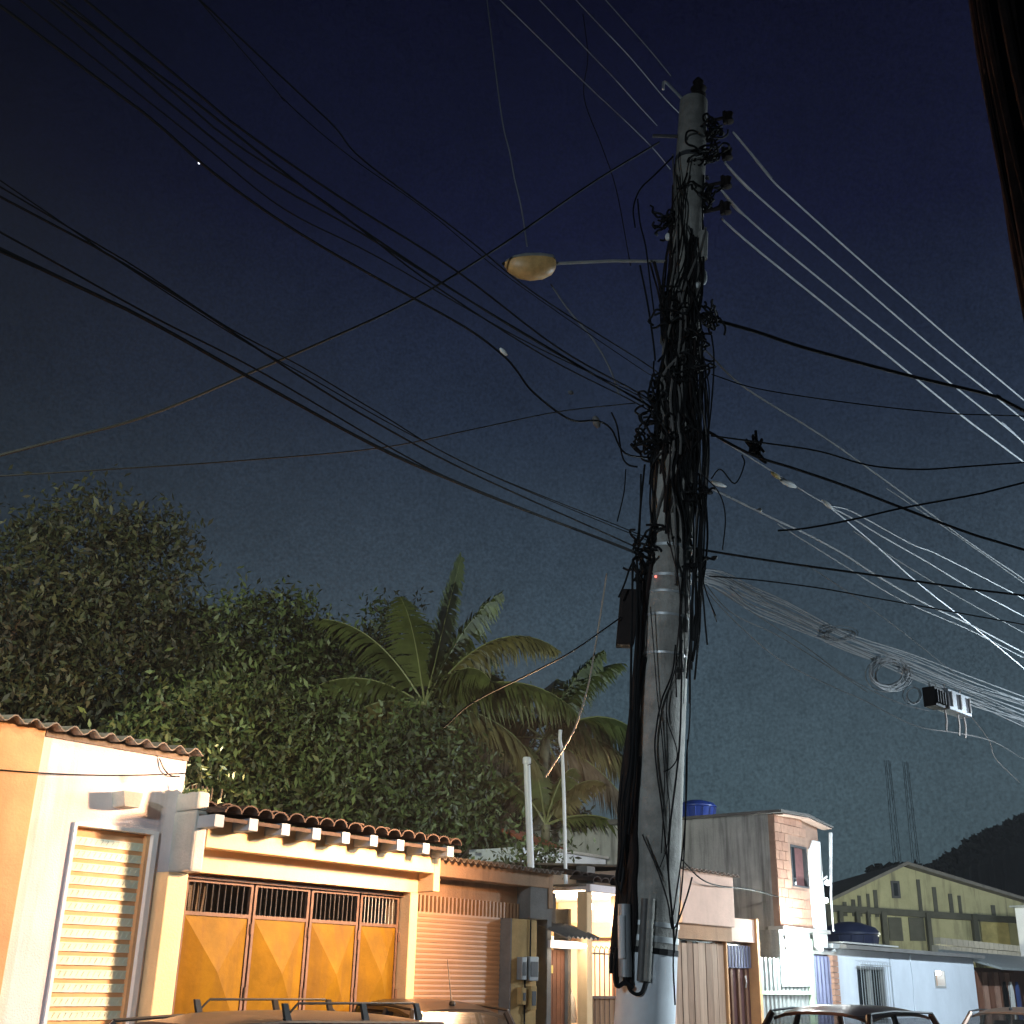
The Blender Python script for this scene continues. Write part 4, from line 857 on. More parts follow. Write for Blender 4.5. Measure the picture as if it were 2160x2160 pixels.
# ------------------------------------------------------------------ nearer pole at the right edge
NPc = onD(2215, 540, 4.6); 
def np_axis(y): return onD(2165-(543-y)*.205+92, y, 4.6)
a0_ = Vector(np_axis(700)); a1_ = Vector(np_axis(-60)); dirn = (a1_-a0_)/(a1_.z-a0_.z)
npole = thing('near_utility_pole', 'nearer concrete pole with dark cables cut off by the right edge', 'utility pole')
base = a0_-dirn*a0_.z; topn = a0_+dirn*(10.2-a0_.z)
obj('shaft', MB().tube([base, a0_, topn], [.19, .145, .105], 24), pole_m, npole, smooth=True)
def npt(z, ang, off):
    c = base+dirn*z; r = .17-.065*z/10; return c+(FV*math.cos(ang)+RV*math.sin(ang))*(r+off)
rnd = random.Random(9); npc = mat('lifted_brown_cable', (.13, .085, .07), .8, .4, 9)  # brown lightened so the unlit cables do not go black
for i in range(34):
    pts = []; ph = rnd.uniform(0, 6); a0 = rnd.uniform(-1.9, -.35); off = rnd.uniform(0, .05)
    for k in range(14):
        z = 2.5+(9.5-2.5)*k/13; pts.append(npt(z, a0+.14*math.sin(ph+k*.8), off+.012*math.sin(ph*2+k*1.3)+.012))
    obj('cable', MB().tube(smoothpts(pts, 3), rnd.uniform(.014, .03), 6), [cable_black, npc, npc][i % 3], npole)
for z in (4.6, 5.0, 5.5): obj('steel_band', MB().tube([base+dirn*z, base+dirn*(z+.03)], .17-.065*z/10+.012, 20), dark_steel, npole)

# ------------------------------------------------------------------ overhead lines (each lies in its own upright plane through the pole)
def plane_dir(deg): a = math.radians(deg); return (-math.sin(a), math.cos(a))
def wire(pix, deg, r, m_, label, off=0.0, p=None, ext=None, name='overhead_cable', group=None, cat='cable', per=6, jit=0):
    base = p if p is not None else (9.55, -4.0+off); nrm = plane_dir(deg)
    pts = [Vector(onP(x+(random.uniform(-jit, jit)), y+(random.uniform(-jit, jit)), base, nrm)) for x, y in pix]
    if group == GD: r *= .66
    if ext:                                                   # carry the span on beyond the picture at either end
        if ext[0]: pts = [pts[0]+(pts[0]-pts[1]).normalized()*ext[0]]+pts
        if ext[1]: pts = pts+[pts[-1]+(pts[-1]-pts[-2]).normalized()*ext[1]]
    return tag(obj(name, MB().tube(smoothpts(pts, per), r, 5), m_, smooth=True), label, cat, group)
# power lines from the pole to the right
GD = 'dark communication cables crossing the left sky'
GR = 'power lines running down the street to the right'
wire([(1546, 278), (1575, 313), (1628, 379), (1677, 425), (1751, 492), (1850, 580), (1923, 643), (2008, 717), (2160, 844)], -5, .0135, alu, 'topmost of the four pale power lines sloping down to the right edge', 0, ext=(0, 12), name='power_line', group=GR, cat='power line')
wire([(1530, 340), (1535, 350), (1600, 415), (1762, 555), (1966, 731), (2100, 837), (2160, 886)], -5, .0135, alu, 'second from the top of the four pale power lines on the right', 0, ext=(0, 12), name='power_line', group=GR, cat='power line')
wire([(1521, 400), (1589, 471), (1762, 615), (2015, 816), (2138, 914), (2160, 934)], -5, .0135, alu, 'third from the top of the four pale power lines on the right', 0, ext=(0, 12), name='power_line', group=GR, cat='power line')
wire([(1523, 460), (1533, 471), (1596, 526), (1755, 654), (1923, 791), (2033, 880), (2160, 975)], -5, .0145, alu, 'lowest of the four pale power lines on the right', 0, ext=(0, 12), name='power_line', group=GR, cat='power line')
for (pix, l) in (([(1535, 352), (1560, 380), (1582, 402)], 'short pale splice loop beside the second insulator'), ([(1528, 410), (1552, 440), (1578, 460)], 'short pale splice loop beside the third insulator'), ([(1550, 282), (1590, 330), (1628, 376)], 'pale doubled jumper along the topmost right power line')):
    wire(pix, -5, .013, alu_dull, l, .04, name='jumper', cat='jumper')
# power lines to the upper left, overhead
GL = 'power lines running overhead to the upper left'
for pix, m_, l in (([(1437, 243), (1400, 205), (1330, 122), (1261, 49), (1215, 0)], alu_dull, 'upper pale power line from the pole top to the top edge'), ([(1386, 265), (1340, 215), (1298, 168), (1248, 116), (1140, 2)], alu_dull, 'middle pale power line from the cross arm to the top edge'), ([(1414, 357), (1370, 305), (1285, 223), (1248, 189), (1060, 5)], alu_dull, 'lower pale power line from the pole to the top edge'), ([(1415, 160), (1370, 105), (1320, 48), (1282, 5)], alu_faint, 'faint topmost line ending in the hook at the pole top')):
    wire(pix, 1, .0065, m_, l, 0, ext=(0, 8), name='power_line', group=GL, cat='power line')
# dark cables to the left
GD = 'dark communication cables crossing the left sky'
for pix, r, l in (([(1385, 965), (1318, 955), (1290, 905), (1260, 888), (1213, 887), (1177, 868), (1120, 822), (1089, 780), (1058, 746), (980, 688), (790, 582), (609, 478), (447, 362), (313, 246), (100, 85)], .016, 'thick black cable with a dip before the pole, passing the white splice'),
                  ([(1392, 868), (1340, 838), (1250, 790), (1060, 678), (830, 530), (640, 395), (400, 205), (200, 60)], .014, 'black cable just above the dipping cable in the upper left'),
                  ([(1392, 858), (1345, 828), (1180, 735), (960, 570), (720, 420), (500, 265), (330, 125)], .014, 'black cable passing just under the lamp to the upper left'),
                  ([(1392, 790), (1350, 760), (1130, 620), (980, 500), (770, 340), (700, 262), (550, 120)], .011, 'highest of the dark cables crossing the upper left sky'),
                  ([(1392, 865), (1345, 835), (1100, 715), (800, 545), (600, 440), (420, 300), (180, 110)], .009, 'thin dark cable in the middle of the upper left bundle'),
                  ([(1392, 880), (1330, 845), (1150, 752), (900, 590), (690, 430), (480, 290), (240, 90)], .011, 'dark cable between the middle cables of the upper left bundle'),
                  ([(1392, 870), (1340, 840), (1000, 640), (760, 490), (560, 375), (360, 220), (150, 40)], .012, 'dark cable running close above the dipping cable to the upper left corner'),
                  ([(1392, 800), (1340, 770), (1080, 590), (900, 445), (740, 330), (600, 210), (470, 60)], .007, 'thin dark cable passing over the lamp in the upper left'),
                  ([(1392, 1195), (1330, 1163), (1050, 1052), (830, 958), (600, 838), (350, 695), (100, 575), (0, 532)], .009, 'thin dark strand hugging the underside of the thickest left cable'),
                  ([(1392, 1150), (1330, 1125), (1050, 1010), (840, 905), (660, 800), (500, 712), (240, 545), (0, 380)], .007, 'faint upper strand of the cables above the left trees'),
                  ([(1392, 1190), (1330, 1160), (1100, 1075), (960, 1015), (800, 945), (530, 797), (300, 668), (0, 525)], .019, 'thickest black cable crossing the left sky above the trees'),
                  ([(1392, 1180), (1330, 1150), (1000, 1000), (800, 893), (620, 785), (400, 640), (200, 520), (0, 415)], .012, 'black cable above the thickest one in the left sky'),
                  ([(1392, 1196), (1335, 1166), (1000, 1030), (850, 960), (550, 785), (330, 672), (130, 560), (0, 490)], .010, 'thin black cable twisted close to the thickest one in the left sky'),
                  ([(1392, 1150), (1330, 1120), (1000, 985), (800, 870), (640, 775), (480, 690), (280, 560), (60, 430)], .008, 'thin upper strand of the lower left cable bundle')):
    wire(pix, 1.5, r, cable_black, l, .0, ext=(0, 6), group=GD, jit=1.5)
# crossing service cables to the left
wire([(1390, 300), (1250, 385), (1050, 522), (870, 632), (700, 712), (530, 785), (300, 880), (0, 960)], -25, .013, cable_black, 'single black cable rising from the left edge across the bundles to the pole top', 0, ext=(0, 4))
wire([(1340, 850), (1180, 868), (1000, 905), (800, 945), (500, 972), (230, 990), (0, 1004)], -25, .0065, cable_black, 'thin nearly level dark cable above the tree tops at the left', 0, ext=(0, 4))
wire([(1310, 1302), (1210, 1372), (1120, 1420), (1000, 1480), (935, 1535)], -30, .008, cable_black, 'thin dark cable from the black box down across the palms', 0)
wire([(1280, 1210), (1268, 1290), (1255, 1370), (1240, 1450), (1215, 1530), (1190, 1577), (1150, 1640)], -48, .009, mat('tan_cable', (.34, .29, .24), .7, .2, 9), 'pale service cable hanging from the pole to the bent mast pipe', 0)
wire([(1162, 600), (1200, 655), (1250, 715), (1285, 775), (1305, 830)], -48, .010, alu_faint, 'greyish stay wire from the street lamp down to the pole', 0, name='stay_wire', cat='wire')
wire([(1018, -70), (1030, 20), (1048, 170), (1062, 268), (1075, 320), (1085, 375), (1100, 440), (1112, 520)], -48, .008, alu_faint, 'faint vertical wire above the street lamp', 0, name='stay_wire', cat='wire')
wire([(1230, 30), (1240, 120), (1232, 205), (1270, 310), (1300, 400), (1330, 560)], -48, .006, cable_brown, 'faint dark jumper hanging left of the pole top', 0, name='jumper', cat='jumper')
# dark cables to the right, crossing the street
GC = 'dark service cables leaving the pole to the right'
for pix, r, deg, l in (([(1490, 668), (1508, 675), (1600, 702), (1691, 731), (1832, 770), (1938, 798), (2100, 837), (2160, 866)], .022, -35, 'thick black cable leaving the knot near the top of the pole to the right'),
                       ([(1490, 905), (1494, 910), (1586, 960), (1677, 988), (1783, 1026), (1902, 1072), (2043, 1125), (2160, 1160)], .016, -30, 'black cable passing above the coloured splices to the right edge'),
                       ([(1500, 920), (1614, 935), (1726, 952), (1832, 982), (1938, 990), (2050, 984), (2160, 975)], .010, -50, 'thin dark cable that dips and rises again towards the right edge'),
                       ([(1640, 1120), (1698, 1114), (1800, 1095), (1902, 1072), (2064, 1042), (2160, 1018)], .011, -55, 'dark cable climbing towards the right edge under the pale lines'),
                       ([(1470, 1156), (1480, 1160), (1656, 1188), (1867, 1216), (2043, 1241), (2160, 1256)], .013, -30, 'nearly level dark cable at the height of the steel bands'),
                       ([(1495, 1215), (1600, 1224), (1732, 1240), (1850, 1262)], .008, -30, 'faint dark cable just under the level dark cable'),
                       ([(1500, 790), (1600, 820), (1800, 850), (2000, 872), (2160, 878)], .007, -50, 'faint thin cable from the pole towards the lowest power line')):
    wire(pix, deg, r, cable_black, l, ext=(0, 4), group=GC, jit=1)
# pale communication lines lit from the right
GP = 'pale lit communication lines on the right'
for pix, r, m_, l in (([(1490, 740), (1568, 815), (1726, 914), (1832, 988), (1938, 1065), (2050, 1148), (2160, 1222)], .012, alu_faint, 'broad dim line from the pole through the middle of the right sky'),
                      ([(1497, 915), (1522, 928), (1635, 998), (1740, 1062), (1797, 1079), (1920, 1146), (1983, 1172), (2135, 1250), (2160, 1264)], .009, alu_dull, 'pale line carrying the yellow and white splices'),
                      ([(1500, 1030), (1638, 1097), (1705, 1128), (1783, 1171), (1851, 1215), (1953, 1274), (2047, 1318), (2160, 1377)], .013, alu_dull, 'brightest of the thick pale lines under the splices'),
                      ([(1745, 1066), (1779, 1093), (1850, 1153), (1938, 1231), (2026, 1300), (2100, 1360), (2160, 1410)], .009, alu, 'straight bright line branching steeply down from the white splice'),
                      ([(1745, 1066), (1797, 1093), (1867, 1135), (1955, 1185), (2043, 1238), (2160, 1300)], .010, alu_dull, 'pale line running from the white splice towards the right edge'),
                      ([(1800, 1120), (1867, 1165), (1955, 1220), (2050, 1275), (2160, 1335)], .008, alu_faint, 'faint pale line just below the splice lines'),
                      ([(1640, 1105), (1760, 1180), (1900, 1265), (2047, 1330), (2160, 1388)], .008, alu_dull, 'lower companion of the brightest thick pale line'),
                      ([(1700, 1190), (1790, 1250), (1900, 1330), (2040, 1440), (2160, 1520)], .006, alu_faint, 'faint thin line crossing above the cable coils'),
                      ([(1870, 1030), (1960, 1090), (2050, 1152), (2160, 1230)], .007, alu_faint, 'faint line beside the broad dim line near the right edge')):
    wire(pix, -4, r, m_, l, ext=(0, 8), group=GP)
# the loose bundle with coils
GB = 'thin lines of the loose pale cable bundle on the right'
core = [(1467, 1209), (1525, 1228), (1583, 1260), (1659, 1296), (1786, 1354), (1916, 1405), (2040, 1456), (2160, 1500)]
for i in range(18):
    sp_ = (i-8.5)/6.0
    pix = [(x, y+sp_*(7+14*((x-1467)/700)+9*math.exp(-((x-1600)/90)**2))+random.uniform(-6, 6)) for x, y in core]
    wire(pix, -4, random.choice([.006, .008, .005]), random.choice([alu_dull, alu_dull, alu_faint]), 'thin pale line in the loose cable bundle under the level dark cable', ext=(0, 6), group=GB)
for pix, l in (([(1470, 1225), (1554, 1314), (1650, 1395), (1760, 1450), (1822, 1477), (1931, 1531), (2018, 1546), (2094, 1564), (2160, 1602)], 'lowest slack pale line sagging under the coils and the pale box'),
               ([(1472, 1218), (1600, 1300), (1700, 1365), (1790, 1430), (1890, 1480), (1960, 1500)], 'slack pale line looping just below the large coil'),
               ([(1468, 1212), (1490, 1250), (1512, 1312)], 'short loose end hanging from the pole beside the pale bundle'),
               ([(1468, 1205), (1540, 1290), (1640, 1340), (1750, 1408), (1830, 1460)], 'slack dim line between the bundle and the lowest line'),
               ([(2040, 1500), (2085, 1560), (2100, 1600), (2150, 1650)], 'faint loose end trailing down right of the pale box')):
    wire(pix, -4, .006, alu_faint, l)
def coil(cx, cy, rx, ry, n_, m_, label, r=.006):
    nrm = plane_dir(-4); k = MB()
    for j in range(n_):
        pts = []; jx, jy, s_ = random.uniform(-7, 7), random.uniform(-7, 7), random.uniform(.72, 1.1)
        for q_ in range(25):
            a = 2*math.pi*q_/24; p = Vector(onP(cx+jx+rx*s_*math.cos(a), cy+jy+ry*s_*math.sin(a), (9.55, -4.0+.03*math.sin(j*2.1+a)), nrm)); pts.append(p)
        k.tube(pts, r, 5)
    return tag(obj('cable_coil', k, m_, smooth=True), label, 'cable coil')
coil(1877, 1418, 42, 34, 14, alu_dull, 'large round coil of spare cable hanging from the pale bundle')
coil(1770, 1340, 38, 14, 6, alu_faint, 'flat coil of spare cable lying along the pale bundle left of the round one', .005)
coil(1925, 1465, 18, 20, 3, alu_faint, 'small loop of cable hanging between the round coil and the black box', .005)
def hangbox(x0, x1, y0, y1, m_, label, name, ribs=0):
    nrm = plane_dir(-4); base = (9.55, -4.0); a = Vector(onP(x0, y0, base, nrm)); b = Vector(onP(x1, y1, base, nrm)); t = thing(name, label, 'junction box')
    n3 = Vector((nrm[0], nrm[1], 0)); ex = Vector((math.cos(math.radians(-4)), math.sin(math.radians(-4)), 0)); w = (b-a).dot(ex); hgt = a.z-b.z
    def bx(u0, u1, v0, v1, d0, d1, nm, mm, par=t):
        V = [a+ex*u+Vector((0, 0, -v))+n3*d_ for d_ in (d0, d1) for u, v in ((u0, v0), (u1, v0), (u1, v1), (u0, v1))]
        return obj(nm, MB().add(V, [(0, 1, 2, 3), (7, 6, 5, 4), (0, 4, 5, 1), (1, 5, 6, 2), (2, 6, 7, 3), (3, 7, 4, 0)]), mm, par, bevel=.012)
    bx(0, w, 0, hgt, -.09, .09, 'case', m_)
    for i in range(ribs): bx(w*(.1+.8*i/max(1, ribs-1))-.02, w*(.1+.8*i/max(1, ribs-1))+.02, .04, hgt-.04, -.12, -.092, 'rib', cable_black if m_ is not poly_box else alu_dull)
    for u in (.15, .85): obj('hanger', MB().tube([a+ex*(w*u)+Vector((0, 0, .08)), a+ex*(w*u)+Vector((0, 0, -.01))], .012, 5), galv, t)
    if m_ is poly_box:
        for u in (.06, .62, .9): obj('cable_tail', MB().tube(smoothpts([a+ex*(w*u)+Vector((0, 0, -hgt)), a+ex*(w*(u+.02))+Vector((0, 0, -hgt-.14)), a+ex*(w*(u-.05))+Vector((0, 0, -hgt-.3))], 4), .014, 5), alu_dull, t)
hangbox(1985, 2038, 1452, 1515, poly_box, 'pale translucent junction box hanging under the cable bundle', 'junction_box', 3)
hangbox(1957, 1982, 1448, 1497, cable_black, 'small black ribbed junction box left of the pale one', 'junction_box', 4)
# splices on the lines
def splice(x, y, L, r, m_, label, ang=38, name='splice'):
    nrm = plane_dir(-4); base = (9.55, -4.0); a = math.radians(ang)
    P = [Vector(onP(x+L*t_*math.cos(a), y+L*t_*math.sin(a), base, nrm)) for t_ in (-.5, -.25, 0, .25, .5)]
    o = obj(name, MB().tube(P, [r*.5, r, r*1.1, r, r*.5], 8), m_, smooth=True); return tag(o, label, 'splice')
splice(1636, 1003, 24, .022, splice_yellow, 'yellow splice on the pale line right of the pole')
splice(1663, 1020, 34, .034, splice_white, 'tattered white splice beside the yellow one', 25)
splice(1745, 1064, 28, .026, splice_white, 'white splice further right where the pale lines branch', 40)
splice(1516, 1021, 32, .026, splice_white, 'white splice close to the pole beside the cable loops', 20)
splice(1602, 1076, 8, .03, splice_white, 'tiny white clip below the yellow splice', 60)
splice(1062, 742, 20, .02, splice_white, 'white clip on the dipping black cable left of the lamp', 45)
splice(1204, 828, 10, .02, alu_faint, 'small pale clip on the dark cable right of the dip', 20)
splice(1258, 890, 26, .035, cable_gray, 'greyish sleeve where the dipping cable meets the pole', 70)
k = MB(); c = Vector(onP(1595, 940, (9.55, -4.0), plane_dir(-4))); 
for i in range(10):
    k.tube(smoothpts([c+Vector((random.gauss(0, .06), random.gauss(0, .04), random.gauss(0, .07))) for _ in range(5)], 4), .018, 5)
tag(obj('cable_tangle', k, cable_black), 'black lump of taped cable on the line right of the pole', 'cable')

# ------------------------------------------------------------------ bright star
c = onD(420, 343, 900)
tag(obj('star', MB().ell(tuple(c), (1.0, 1.0, 1.7), 8, 6), star_m), 'single bright star in the dark upper left sky', 'star')

# ------------------------------------------------------------------ trees
def leaves(name, ells, n_, size, mats, parent, clump=26, squash=.75):
    # leaf-sized faces gathered in clumps spread through the outer volume of the crown
    vol = np.array([e[1][0]*e[1][1]*e[1][2] for e in ells]); pr = vol/vol.sum(); nc = max(8, n_//clump)
    ei = RNG.choice(len(ells), nc, p=pr); C = np.array([ells[i][0] for i in ei], float); Rr = np.array([ells[i][1] for i in ei], float)
    d = RNG.normal(size=(nc, 3)); d /= np.linalg.norm(d, axis=1)[:, None]; rad = RNG.uniform(.45, 1.04, nc)**.6
    cc = C+d*Rr*rad[:, None]; cs = RNG.uniform(.16, .38, nc)
    P = np.repeat(cc, clump, 0)+RNG.normal(size=(nc*clump, 3))*np.repeat(cs, clump)[:, None]*np.array([1, 1, squash])
    nL = len(P); mi = np.repeat(RNG.choice(len(mats), nc, p=[.36, .38, .26][:len(mats)] if len(mats) == 3 else None), clump)
    a = RNG.normal(size=(nL, 3)); a[:, 2] -= .5; a /= np.linalg.norm(a, axis=1)[:, None]
    b = np.cross(a, RNG.normal(size=(nL, 3))); b /= np.linalg.norm(b, axis=1)[:, None]
    s = size*RNG.uniform(.6, 1.35, nL)[:, None]; nrm = np.cross(a, b)
    V = np.stack([P-a*s, P+b*s*.36+nrm*s*.1, P+a*s, P-b*s*.36+nrm*s*.1], 1).reshape(-1, 3)
    me = bpy.data.meshes.new(name); me.vertices.add(nL*4); me.vertices.foreach_set('co', V.ravel().astype(np.float32))
    me.loops.add(nL*4); me.loops.foreach_set('vertex_index', np.arange(nL*4, dtype=np.int32))
    me.polygons.add(nL); me.polygons.foreach_set('loop_start', np.arange(0, nL*4, 4, dtype=np.int32))
    for M in mats: me.materials.append(M)
    me.polygons.foreach_set('material_index', mi.astype(np.int32)); me.update(calc_edges=True); me.validate()
    return link(name, me, parent)
def tree(label, base, ells, n_, size, mats, group='broadleaf trees behind the houses', trunk_r=.2):
    t = thing('broadleaf_tree', label, 'tree', group)
    bx, by = base; tp = np.mean([e[0] for e in ells], 0); tk = MB()
    tk.tube(smoothpts([(bx, by, 0), (bx+.1, by, tp[2]*.35), (bx-.05, by+.05, tp[2]*.6), tuple(tp)], 4), [trunk_r*(1-.055*i) for i in range(13)], 9)
    for (c, r) in ells:
        s0 = Vector((bx, by, tp[2]*.5)); e0 = Vector(c)
        for q_ in range(2):
            e1 = e0+Vector((random.uniform(-.6, .6)*r[0], random.uniform(-.6, .6)*r[1], random.uniform(0, .6)*r[2])); mid = s0.lerp(e1, .5)+Vector((random.uniform(-.3, .3), random.uniform(-.3, .3), .2))
            tk.tube(smoothpts([s0, mid, e1], 4), [trunk_r*.5*(1-.1*i) for i in range(9)], 6)
    obj('trunk', tk, bark, t, smooth=True)
    o = leaves('crown', ells, n_, size, mats, t); return t
D3 = [leaf_m[3], leaf_m[0], leaf_m[0]]; M3 = [leaf_m[0], leaf_m[1], leaf_m[2]]; M3b = [leaf_m[3], leaf_m[0], leaf_m[1]]
tree('tallest dark tree with a ragged top behind the white corner house', (10.6, 9), [((10.3, 9.2, 8.6), (1.15, 1.1, 1.6)), ((11.7, 9.0, 8.6), (.95, 1.1, 1.55)), ((9.4, 9, 7.3), (1.4, 1.2, 1.7)), ((11.2, 8.8, 6.8), (1.7, 1.3, 1.8)), ((12.6, 8.8, 7.2), (.9, 1, 1.3)), ((10.2, 8.6, 5.6), (1.8, 1.2, 1.4))], 27200, .082, D3, trunk_r=.28)
tree('very dark low tree cut by the left edge', (7.6, 8.2), [((8.0, 8.4, 6.6), (1.5, 1.2, 1.55)), ((6.2, 8.2, 6.6), (1.4, 1.2, 1.3)), ((8.6, 8, 5.2), (1.6, 1.2, 1.4)), ((6.8, 8, 5.0), (1.6, 1.2, 1.5))], 17600, .082, D3)
tree('olive green bushy tree standing to the right of the tallest dark tree', (13.8, 8.5), [((13.6, 8.6, 7.6), (1.0, 1.1, 1.25)), ((14.7, 8.6, 8.0), (.95, 1, 1.2)), ((13.2, 8.3, 6.0), (1.2, 1.1, 1.3)), ((14.5, 8.2, 6.3), (1.2, 1.1, 1.5)), ((13.8, 8, 4.8), (1.5, 1.1, 1.2))], 17600, .088, M3)
tree('mid green tree behind the tall upright palm frond', (16.3, 8.8), [((15.9, 8.8, 7.6), (1.0, 1.0, 1.25)), ((17.0, 8.9, 7.9), (.9, 1, 1.1)), ((16.2, 8.5, 6.2), (1.4, 1.1, 1.4)), ((17.2, 8.5, 6.2), (1.1, 1.1, 1.3)), ((16.5, 8.2, 4.8), (1.5, 1.1, 1.2))], 17600, .088, M3)
tree('dense low tree just above the tiled canopy', (12.0, 6.6), [((11.3, 6.5, 5.1), (1.1, 1, 1.1)), ((12.6, 6.6, 5.4), (1.1, 1, 1.25)), ((11.9, 6.3, 4.0), (1.6, 1, 1.0)), ((10.4, 6.4, 4.4), (1.0, .9, .9))], 16000, .082, M3)
tree('leafy green tree just above the brown garage roof', (14.6, 6.4), [((14.0, 6.4, 5.3), (1.0, 1, 1.3)), ((15.1, 6.5, 5.0), (1.0, 1, 1.2)), ((14.4, 6.2, 4.0), (1.5, 1, 1.1)), ((15.9, 6.4, 4.1), (.9, .9, 1.1)), ((13.0, 6.2, 4.2), (.9, .9, 1.0))], 17600, .082, M3)
tree('dark leafy tree behind the arching palm fronds', (20.5, 10), [((19.6, 10.2, 9.3), (1.1, 1.1, 1.2)), ((21.0, 10, 8.7), (1.2, 1.1, 1.3)), ((22.6, 10, 8.0), (1.2, 1.1, 1.3)), ((24.6, 10, 7.0), (1.2, 1.1, 1.5)), ((20.2, 9.8, 7.2), (1.7, 1.1, 1.6)), ((22.6, 9.8, 6.1), (1.8, 1.1, 1.6)), ((25.3, 10, 5.4), (1.2, 1.1, 1.4)), ((21.0, 9.6, 4.9), (2, 1, 1.5))], 22400, .10, M3b)
tree('broad dark tree behind the arching palm just left of the pole', (21.4, 8.6), [((20.4, 8.6, 7.0), (1.1, .9, 1.3)), ((21.6, 8.6, 6.4), (1.2, .9, 1.4)), ((22.8, 8.6, 5.6), (1.1, .9, 1.4)), ((21.4, 8.4, 4.6), (1.6, .9, 1.2))], 11000, .10, M3b)
tree('rounded olive tree filling the gap between the two palms', (18.8, 8.8), [((18.0, 8.8, 8.0), (1.0, 1, 1.1)), ((18.6, 8.8, 6.6), (1.3, 1.1, 1.6)), ((18.2, 8.5, 5.0), (1.5, 1.1, 1.3)), ((19.6, 8.6, 5.2), (1.4, 1.1, 1.4)), ((20.6, 8.6, 4.4), (1.3, 1.1, 1.1))], 17600, .088, M3b)
tree('leafy tree in front of the palm trunk above the garage roof', (14.9, 5.3), [((14.3, 5.3, 5.0), (.9, .7, 1.0)), ((15.4, 5.0, 5.75), (.9, .5, .8)), ((16.6, 5.1, 5.2), (.8, .5, .8)), ((14.9, 5.2, 4.2), (1.3, .7, .9)), ((16.2, 5.2, 4.6), (.9, .6, .8)), ((17.2, 5.3, 4.2), (.9, .6, .7))], 11000, .085, M3)
def bush(label, ells, n_, size, mats):
    t = thing('shrub', label, 'shrub'); bx, by = ells[0][0][0], ells[0][0][1]; s_ = MB()
    for q_ in range(6): s_.tube([(bx+random.uniform(-.1, .1), by, 0), tuple(Vector(ells[q_ % len(ells)][0])+Vector((random.uniform(-.2, .2), 0, 0)))], [.03, .012], 5)
    obj('stem', s_, bark, t); leaves('foliage', ells, n_, size, mats, t, clump=12); return t
bush('small leafy shrub over the porch roof between the two white pipes', [((16.2, 2.8, 3.72), (.35, .25, .16)), ((15.8, 2.8, 3.7), (.25, .25, .15))], 700, .06, M3)
# the small bright leaf tuft by the corner pillar
bush('tiny bright green leaf tuft beside the mossy canopy end', [((7.32, .15, 3.55), (.06, .06, .08))], 50, .04, [leaf_m[2], green_paint, leaf_m[2]])

# ------------------------------------------------------------------ palms
def frond(parent, base, az, elev, L, droop, m_, leaf=.55, n_=46, roll=0.0, hang=.5):
    d0 = Vector((math.cos(az)*math.cos(elev), math.sin(az)*math.cos(elev), math.sin(elev))); pts = [Vector(base)]; d = d0.copy(); S = 16
    for i in range(S):
        d = (d+Vector((0, 0, -droop/S*(.4+1.4*i/S)))).normalized(); pts.append(pts[-1]+d*(L/S))
    fr = obj('frond', MB().tube(pts, [.028*(1-.88*i/S) for i in range(S+1)], 5), rachis_m, parent, smooth=True)
    lm = MB()
    n_ = int(n_*1.35)
    for k in range(n_):
        t_ = .16+.84*k/(n_-1); q_ = t_*S; i = min(int(q_), S-1); p = pts[i].lerp(pts[i+1], q_-i); t = (pts[i+1]-pts[i]).normalized()
        sd = t.cross(Vector((0, 0, 1))); sd = sd.normalized() if sd.length > .05 else Vector((1, 0, 0)); up = sd.cross(t)
        sd2 = sd*math.cos(roll)+up*math.sin(roll)
        ll = leaf*(math.sin(math.pi*min(.98, .12+t_*.84))**.6)*random.uniform(.85, 1.1)
        for s in (-1, 1):
            dv = (sd2*s*.85+t*.55+Vector((0, 0, -hang*random.uniform(.5, 1.3)))).normalized(); tip = p+dv*ll+Vector((0, 0, -hang*ll*.35)); mid = p+dv*ll*.5
            wv = t*.030
            lm.add([p-wv, mid-wv*1.1, tip, mid+wv*1.1, p+wv], [(0, 1, 3, 4), (1, 2, 3)])
    obj('leaflets', lm, m_, fr); return fr
def palm(label, base, crown, fronds, trunk_r=.12):
    t = thing('coconut_palm', label, 'palm', 'coconut palms behind the porch'); b = Vector((base[0], base[1], 0)); c = Vector(crown)
    n_ = 26; prof = []
    pts = [b.lerp(c, i/n_)+Vector((.12*math.sin(3*i/n_), 0, 0)) for i in range(n_)]+[c+Vector((.12*math.sin(3), 0, 0))]
    obj('trunk', MB().tube(pts, [trunk_r*(1.25-.4*i/n_)*(1.06 if i % 2 else .97) for i in range(n_+1)], 10), mat('palm_trunk', (.16, .15, .10), .9, .35, 8), t, smooth=True)
    for f_ in fronds: frond(t, c+Vector((.12*math.sin(3), 0, 0)), *f_)
    return t
RA = math.atan2(RV.y, RV.x)                                   # azimuth of the camera's right
d2 = math.radians
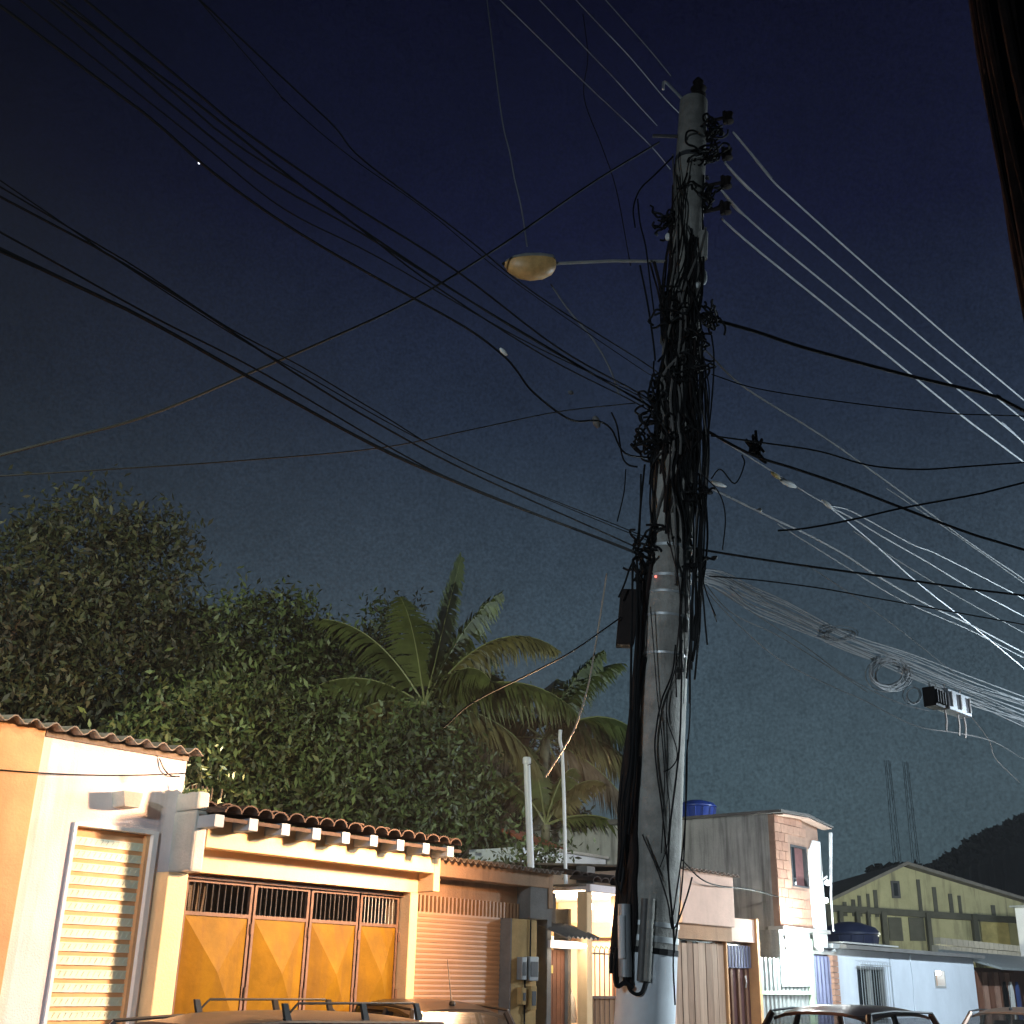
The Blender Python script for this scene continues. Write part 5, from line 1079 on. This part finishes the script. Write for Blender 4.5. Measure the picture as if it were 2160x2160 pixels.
palm('coconut palm with one tall upright frond in the middle of the trees', (15.9, 6.0), tuple(onY(895, 1488, 5.6)),
     [(RA+d2(20), d2(80), 3.2, .25, frond_m, .75, 52, .6, .35), (RA+d2(15), d2(60), 3.4, 1.7, frond_old, .65, 50, .2, .9), (RA-d2(10), d2(28), 3.2, 1.3, frond_m, .7, 50, .2, 1.1), (RA+d2(30), d2(8), 3.0, 1.2, frond_old, .7, 50, .0, 1.2), (RA+d2(175), d2(58), 3.0, 1.1, frond_m, .7, 50, .3, .7), (RA+d2(200), d2(30), 2.6, 1.3, frond_m, .7, 46, .2, .9), (RA+d2(60), d2(55), 3.2, 1.2, frond_m, .7, 48, .2, .7), (RA+d2(120), d2(70), 3.0, .8, frond_m, .7, 48, .3, .5), (RA-d2(50), d2(40), 2.2, 1.5, frond_m, .65, 44, .2, 1.0), (RA+d2(5), d2(70), 2.8, .9, frond_m, .7, 46, .4, .6), (RA+d2(220), d2(5), 2.3, 1.2, frond_old, .6, 44, .0, 1.1)])
palm('coconut palm with arching drooping fronds behind the white pipes', (19.6, 6.2), tuple(onY(1150, 1560, 5.8)),
     [(RA+d2(5), d2(42), 3.0, 2.3, frond_m, .75, 52, .1, 1.2), (RA+d2(15), d2(18), 2.6, 1.6, frond_old, .75, 48, .0, 1.2), (RA+d2(178), d2(38), 3.2, 2.0, frond_old, .7, 50, .1, 1.2), (RA+d2(170), d2(65), 3.0, 1.8, frond_m, .7, 50, .2, .9), (RA+d2(80), d2(60), 3.0, 1.1, frond_m, .7, 48, .2, .7), (RA-d2(70), d2(30), 2.0, 1.4, frond_m, .65, 42, .2, 1.0), (RA+d2(20), d2(65), 2.8, 1.2, frond_m, .75, 48, .3, .8), (RA+d2(200), d2(5), 2.4, 1.0, frond_dead, .7, 44, .0, 1.4), (RA+d2(0), d2(-20), 2.4, .9, frond_dead, .7, 44, .0, 1.4), (RA+d2(30), d2(-55), 2.0, .4, frond_dead, .6, 40, .0, 1.0), (RA+d2(150), d2(-50), 2.0, .4, frond_dead, .6, 40, .0, 1.0), (RA-d2(10), d2(70), 2.4, 1.0, frond_m, .7, 46, .3, .6)])
palm('small palm whose fronds spill over the red roof behind the porch', (18.3, 4.6), tuple(onY(1150, 1740, 4.6)),
     [(RA+d2(0), d2(25), 2.2, 1.6, frond_m, .45, 46, .1, .7), (RA+d2(170), d2(60), 1.8, 1.4, frond_m, .45, 40, .1, .8), (RA+d2(60), d2(65), 1.9, 1.2, frond_m, .45, 40, .1, .7), (RA+d2(120), d2(75), 1.8, .9, frond_m, .45, 40, .1, .7), (RA-d2(30), d2(60), 1.6, 1.5, frond_old, .45, 40, .1, .7)], .10)
# sodium floodlight fixed behind the pole, facing the houses
fl = MB().box(9.86, 9.98, -3.50, -3.37, 3.79, 3.93)
obj('floodlight_housing', fl, steel_gray, pole, bevel=.01)
# wood standing on the hill foot, behind the gable
dw = MB()
for i in range(420):
    px = random.uniform(1830, 2010); py = random.uniform(1822, 1862)+abs(px-1900)*.14; c = Vector(onD(px, py, random.uniform(120, 150))); s_ = random.uniform(.25, .7)
    a = Vector((random.gauss(0, 1), random.gauss(0, 1), random.gauss(0, 1))).normalized()*s_; b = a.orthogonal().normalized()*s_
    dw.add([c+a, c+b, c-a, c-b], [(0, 1, 2, 3)])
obj('hill_foot_wood', dw, hill_m, kind='stuff')
# night air over the street
hz = bpy.data.materials.new('night_air'); hz.use_nodes = True; hn_ = hz.node_tree; hn_.nodes.clear()
ho = hn_.nodes.new('ShaderNodeOutputMaterial'); hp = hn_.nodes.new('ShaderNodeVolumePrincipled')
hp.inputs['Color'].default_value = (.9, .93, 1, 1); hp.inputs['Density'].default_value = .0006; hn_.links.new(hp.outputs[0], ho.inputs['Volume'])
obj('haze', B(-405, 610, -405, 610, -1.4, 60), hz, kind='stuff')
